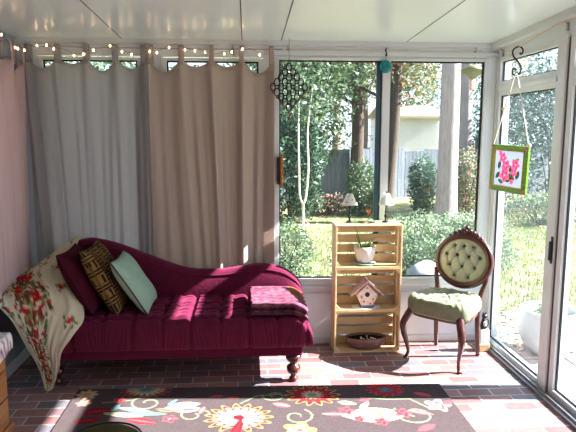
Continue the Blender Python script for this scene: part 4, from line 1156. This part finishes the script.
# left window
bush('rounded small-leaved boxwood just outside the window by the sofa end', (.46, 7.0, .20), (.37, .42, .42), 5500, .022, L_box, 1)
bush('tall dark evergreen shrub behind the forked white stem', (1.05, 13.8, .9), (.82, .9, 1.5), 8500, .055, L_dark, 2)
bush('dark evergreen shrub at the left, partly behind the curtain edge', (-.3, 13.2, 1.0), (1.3, 1.0, 1.6), 7000, .06, L_dark, 3)
bush('olive green round shrub in front of the fence', (2.88, 14.6, .22), (.44, .42, .80), 5000, .04, L_mid, 4)
bush('low brown-green shrub at the foot of the fence, left of the lamps', (2.2, 15.2, -.25), (.8, .4, .34), 2200, .04, mat('rusty_leaf', rgb(130, 100, 84), .7, island=[rgb(120, 104, 88), rgb(96, 104, 76), rgb(140, 104, 90)]), 5)
# forked white stem
t = thing('tree', 'young tree with two thin white forking stems in the left pane', 'tree', (1.15, 12.0, gz_(12)), 0, 'garden trees')
MB().tube([(0, 0, -.05), (.005, 0, .3), (0, 0, .56)], [.036, .03, .028], 8).build('trunk', m_barkw, t)
MB().tube(crv([(0, 0, .54), (-.07, 0, .75), (-.09, 0, 1.3), (-.10, .05, 2.2), (-.06, .1, 3.2)], 5), crs([.026, .023, .02, .016, .008], 5), 7).build('stem', m_barkw, t)
MB().tube(crv([(0, 0, .54), (.06, 0, .75), (.10, 0, 1.3), (.09, .05, 2.1), (.2, .1, 3.0)], 5), crs([.026, .023, .02, .016, .008], 5), 7).build('stem', m_barkw, t)
b = MB(); r_ = random.Random(3); leafcloud(b, (.1, .1, 2.9), (.8, .8, .8), 900, .05, r_, .2); b.build('crown', L_mid, t)
# trees
tree('tall dark-trunked tree rising behind the fence in the left pane', (3.7, 20), (3.75, 20, 9), .23, .15, m_barkd, [(3.2, 20, 4.6, 2.2, 1.5, 1.6, 3000), (2.2, 19.5, 3.6, 1.2, 1, .9, 1500)], L_aut, .085, 11)
tree('leaning dark-trunked tree beside the window mullion', (4.7, 19.5), (5.3, 19.5, 9), .21, .14, m_barkd, [(5.3, 19.5, 4.5, 1.7, 1.3, 1.3, 2200)], L_aut, .08, 12, bend=.1)
tree('massive pale trunk standing in the right garden pane', (4.52, 13), (4.50, 13, 8), .235, .165, m_barkp, [(4.4, 13.5, 5.6, 2.4, 1.5, 1.2, 2500)], L_mid, .07, 13, bend=0, lo=.55)
tree('slimmer grey trunk just right of the massive pale one', (6.42, 17), (6.30, 17, 8), .20, .17, m_barkp, [(7.4, 17.6, 4.4, 1.2, 1.2, 1.4, 1900)], L_aut, .075, 14, bend=0, lo=.5)
tree('big leafy evergreen filling the upper left pane', (1.6, 17.5), (1.7, 17.5, 7), .2, .1, m_barkd, [(1.6, 17.5, 2.2, 1.7, 1.2, 1.7, 5200), (.8, 17.5, 3.9, 1.6, 1.2, 1.3, 2600), (2.6, 17.3, 3.6, 1.1, .9, .9, 1500)], L_mid, .075, 15, bend=.1)
tree('far leafy tree showing above the house roof', (7.5, 38), (7.6, 38, 12), .3, .15, m_bark, [(7.5, 38, 5.8, 3.6, 2, 2.3, 2600), (10.5, 38, 5.2, 2.4, 2, 2, 1800)], L_aut, .14, 16)
tree('far bare-topped tree above the fence in the left pane', (4.5, 30), (4.6, 30, 10), .25, .12, m_bark, [(4.5, 30, 5, 3.2, 2, 2, 2400), (1.5, 30, 4.6, 2.6, 2, 2.6, 2600)], L_mid, .11, 17)
# bushes in the right garden pane
bush('pale-leaved hedge shrub below the mullion, outside the window', (2.4, 8.3, .13), (.55, .5, .40), 5200, .024, L_pale, 21)
bush('pale-leaved hedge shrub in the middle of the right garden pane', (3.0, 8.5, .11), (.55, .5, .38), 5200, .024, L_pale, 22)
bush('pale-leaved hedge shrub next to the corner post', (3.6, 8.9, .10), (.55, .5, .38), 5200, .024, L_pale, 23)
bush('lower front hedge shrub right behind the pale boulder', (2.55, 7.5, .0), (.55, .35, .25), 4500, .022, L_box, 24)
bush('low hedge shrub behind the round back of the chair', (3.15, 7.6, .02), (.5, .35, .30), 4200, .022, L_pale, 241)
bush('glossy green camellia left of the massive pale trunk', (4.35, 14.3, .35), (.36, .4, .80), 4200, .036, L_dark, 25)
bush('camellia with pinkish buds right of the massive pale trunk', (5.38, 14.0, .45), (.40, .4, .90), 4600, .036, mat('camellia_leaf', rgb(90, 110, 70), .5, island=[rgb(90, 114, 78), rgb(120, 136, 96), rgb(70, 94, 66), rgb(186, 140, 124)], trans=.3), 26)
bush('bluish evergreen beside the corner of the garden window', (6.7, 15, 1.2), (.85, .8, 1.9), 6000, .05, L_teal, 27)
# right side
bush('tall bluish evergreen seen through the side window, left one', (8.3, 15.5, 1.6), (1.2, 1.0, 2.4), 7500, .06, L_teal, 31, shell=.6)
bush('tall bluish evergreen in the middle of the side window', (10.2, 16.5, 1.9), (1.4, 1.2, 2.9), 8000, .065, L_teal, 32, shell=.6)
bush('tall bluish evergreen seen through the glass door', (12.6, 17.5, 2.0), (1.7, 1.2, 3.1), 8000, .07, L_teal, 33, shell=.6)
bush('grey-green shrub at the lawn edge in the side window', (6.5, 12.6, -.05), (.95, .5, .42), 4200, .032, L_pale, 34)
bush('grey-green shrub at the lawn edge behind the rose picture', (8.0, 13.2, -.02), (1.1, .5, .5), 4200, .034, L_pale, 35)
bush('grey-green shrub at the lawn edge beyond the glass door', (9.8, 14, -.0), (1.2, .5, .5), 3600, .036, L_pale, 36)
for k, (x, y, h, w) in enumerate(((-4, 26, 4, 3.2), (0.5, 34, 4.5, 3.5), (15, 30, 5, 4.5), (20, 26, 5, 4.5), (13, 40, 5, 5), (-6, 20, 4, 3))):
    bush(['far evergreen mass hidden left of the garden window', 'far evergreen mass behind the fence in the left pane', 'far evergreen mass beyond the glass door', 'farthest evergreen mass to the right of the lawn', 'distant evergreen mass right of the house', 'evergreen mass behind the curtained windows'][k], (x, y, h * .35), (w, 2, h), 4200, .13, [L_teal, L_mid][k % 2], 50 + k, group='distant greenery', stems=2, shell=.6, name='tree', cat='tree')

# fence
m_fence = mat('weathered_fence', rgb(104, 112, 120), .9, .1, var=.2, vscale=6, stretch=(3, 3, .3))
def fence(label, A, B, h, hb):
    A = Vector(A); B = Vector(B); d = B - A; L = d.length; a = math.atan2(d.y, d.x)
    t = thing('wooden_fence', label, 'fence', (A.x, A.y, gz_(A.y)), a, 'back garden fence')
    n = int(L / .15); b = MB(); r = random.Random(3)
    for i in range(n):
        x = i * .15; z0 = gz_(A.y + d.y * x / L) - gz_(A.y); zz = h + hb * x / L + r.uniform(-.02, .02)
        b.box(x, x + .138, -.01 + r.uniform(-.004, .004), .012, z0 - .05, zz)
    b.build('boards', m_fence, t)
    rr = MB(); 
    for zr in (.35, h - .35): rr.add([(0, .012, zr), (L, .012, zr + hb), (L, .05, zr + hb), (0, .05, zr), (0, .012, zr + .08), (L, .012, zr + .08 + hb), (L, .05, zr + .08 + hb), (0, .05, zr + .08)], [(0, 3, 2, 1), (4, 5, 6, 7), (0, 1, 5, 4), (3, 7, 6, 2), (0, 4, 7, 3), (1, 2, 6, 5)], False)
    rr.build('rail', m_fence, t)
    for k in range(int(L / 2.4) + 1):
        x = k * 2.4; z0 = gz_(A.y + d.y * x / L) - gz_(A.y); MB().box(x - .05, x + .05, .05, .14, z0 - .1, h + hb * x / L - .02).build('post', m_fence, t)
fence('weathered grey board fence across the left pane, nearer run', (-3.5, 17.8), (5.75, 21), 1.62, .06)
fence('weathered grey board fence receding behind the massive pale trunk', (5.75, 21.1), (12.5, 22.6), 1.68, .24)
# house
hs = thing('house', 'neighbour house with pale siding and low roof beyond the fence', 'house', (9.75, 37, gz_(37)))
m_side = mat('pale_siding', rgb(214, 214, 210), .8, .2, var=.04)
hw_ = MB(); g = 0
hw_.box(-1.35, 1.5, -3, 3, 0, 3.95)
hw_.build('walls', m_side, hs)
sd2 = MB()
for k in range(22): sd2.box(-1.36, 1.51, -3.02, -3.0, .2 + k * .165, .2 + k * .165 + .015)
sd2.build('siding_laps', m_side, hs)
rf = MB(); rf.prism([(-3.5, 3.85), (3.5, 3.85), (0, 4.6)], 0, -1.6, 1.8)
rf.build('roof', mat('tan_roof', rgb(160, 140, 96), .9, var=.1, vscale=4), hs)
MB().box(-1.6, 1.8, -3.5, -3.42, 3.72, 3.87).build('fascia', mat('fascia_yellow', rgb(170, 158, 124), .7), hs)


# patio, planter, rocks
fl_m = mat('flagstone', rgb(134, 130, 124), .85, .2, var=.12, vscale=5, bump=.4, bscale=18)
pa = MB(); r_ = random.Random(8)
for i in range(7):
    for j in range(12):
        x0 = 1.95 + i * .5; y0_ = -.8 + j * .5 + (i % 2) * .2
        if y0_ > 4.95: continue
        pa.box(x0 + .01, x0 + .49, y0_ + .01, y0_ + .49, -.12, -.075 + r_.uniform(-.004, .004))
pat = pa.build('patio', fl_m, bevel=.008); tag(pat, 'pale flagstone patio outside the glass door', 'patio'); pat['kind'] = 'structure'
t = thing('garden_planter', 'large round white garden planter outside the side window and door post', 'planter', (2.36, 4.30, -.075))
MB().lathe([(0, 0), (.11, 0), (.15, .03), (.20, .10), (.232, .19), (.235, .27), (.222, .335), (.225, .355), (.218, .368), (.19, .365), (.18, .33), (.18, .29), (0, .29)], n=40).build('pot', mat('planter_white', rgb(170, 172, 172), .6, var=.06, vscale=6), t)
MB().lathe([(0, .30), (.18, .30)], n=24).build('soil', m_soil, t)
b = MB(); r_ = random.Random(5); leafcloud(b, (0, 0, .33), (.14, .14, .05), 260, .022, r_, .1); b.build('foliage', L_mid, t)
def rock(label, c, s, seed, m):
    r = random.Random(seed); b = MB().ball((0, 0, 0), 1, 10)
    b.v = [(x * s[0] * (1 + .12 * math.sin(x * 3 + seed) * math.cos(y * 4)), y * s[1] * (1 + .12 * math.sin(z * 4 + seed)), z * s[2] * (1 + .1 * math.sin(x * 5 + y * 3))) for x, y, z in b.v]
    tag(b.build('rock', m, loc=c), label, 'rock', 'garden rocks')
m_rock = mat('pale_rock', rgb(136, 142, 142), .9, var=.35, vscale=6, bump=.8, bscale=12)
rock('pale rounded boulder outside, between the crates and the chair', (2.10, 6.7, -.03), (.22, .18, .17), 1, m_rock)
rock('smaller pale rock just right of the rounded boulder', (2.40, 6.8, -.13), (.13, .12, .10), 2, m_rock)
rock('brown stone on the flagstones near the side window', (2.20, 5.05, -.09), (.07, .06, .04), 3, mat('brown_rock', rgb(110, 90, 78), .9, bump=.6))
rock('dark stone beside the white planter foot', (2.02, 4.42, -.055), (.06, .05, .03), 4, bpy.data.materials['brown_rock'])
rock('grey stone on the flagstones before the side window', (2.04, 4.85, -.06), (.05, .05, .03), 5, m_rock)
b = MB(); r_ = random.Random(6)
for _ in range(260): dleaf(b, r_.uniform(1.97, 2.6), r_.uniform(4.3, 5.3), -.10, r_)
tag(b.build('leaf_litter', bpy.data.materials['dry_leaf']), 'dry leaf litter on the flagstones outside the side window', 'leaves', kind='stuff')
# hanging bird feeder
t = thing('bird_feeder', 'greenish cone-roofed feeder hanging outside at the top of the right pane', 'bird feeder', (2.50, 6.5, 2.34))
MB().lathe([(0, .06), (.03, .05), (.14, 0), (.12, -.012), (.02, -.10), (0, -.11)], n=28).build('dome', mat('feeder_green', rgb(120, 122, 84), .5, trans=.3), t)
MB().lathe([(.0, -.10), (.03, -.10), (.03, -.20), (.05, -.21), (0, -.22)], n=16).build('seed_tube', mat('pink_tube', rgb(206, 160, 130), .4), t)
MB().tube([(0, 0, .05), (0, 0, 1.6)], .003, 5).build('hanging_wire', m_metal, t)
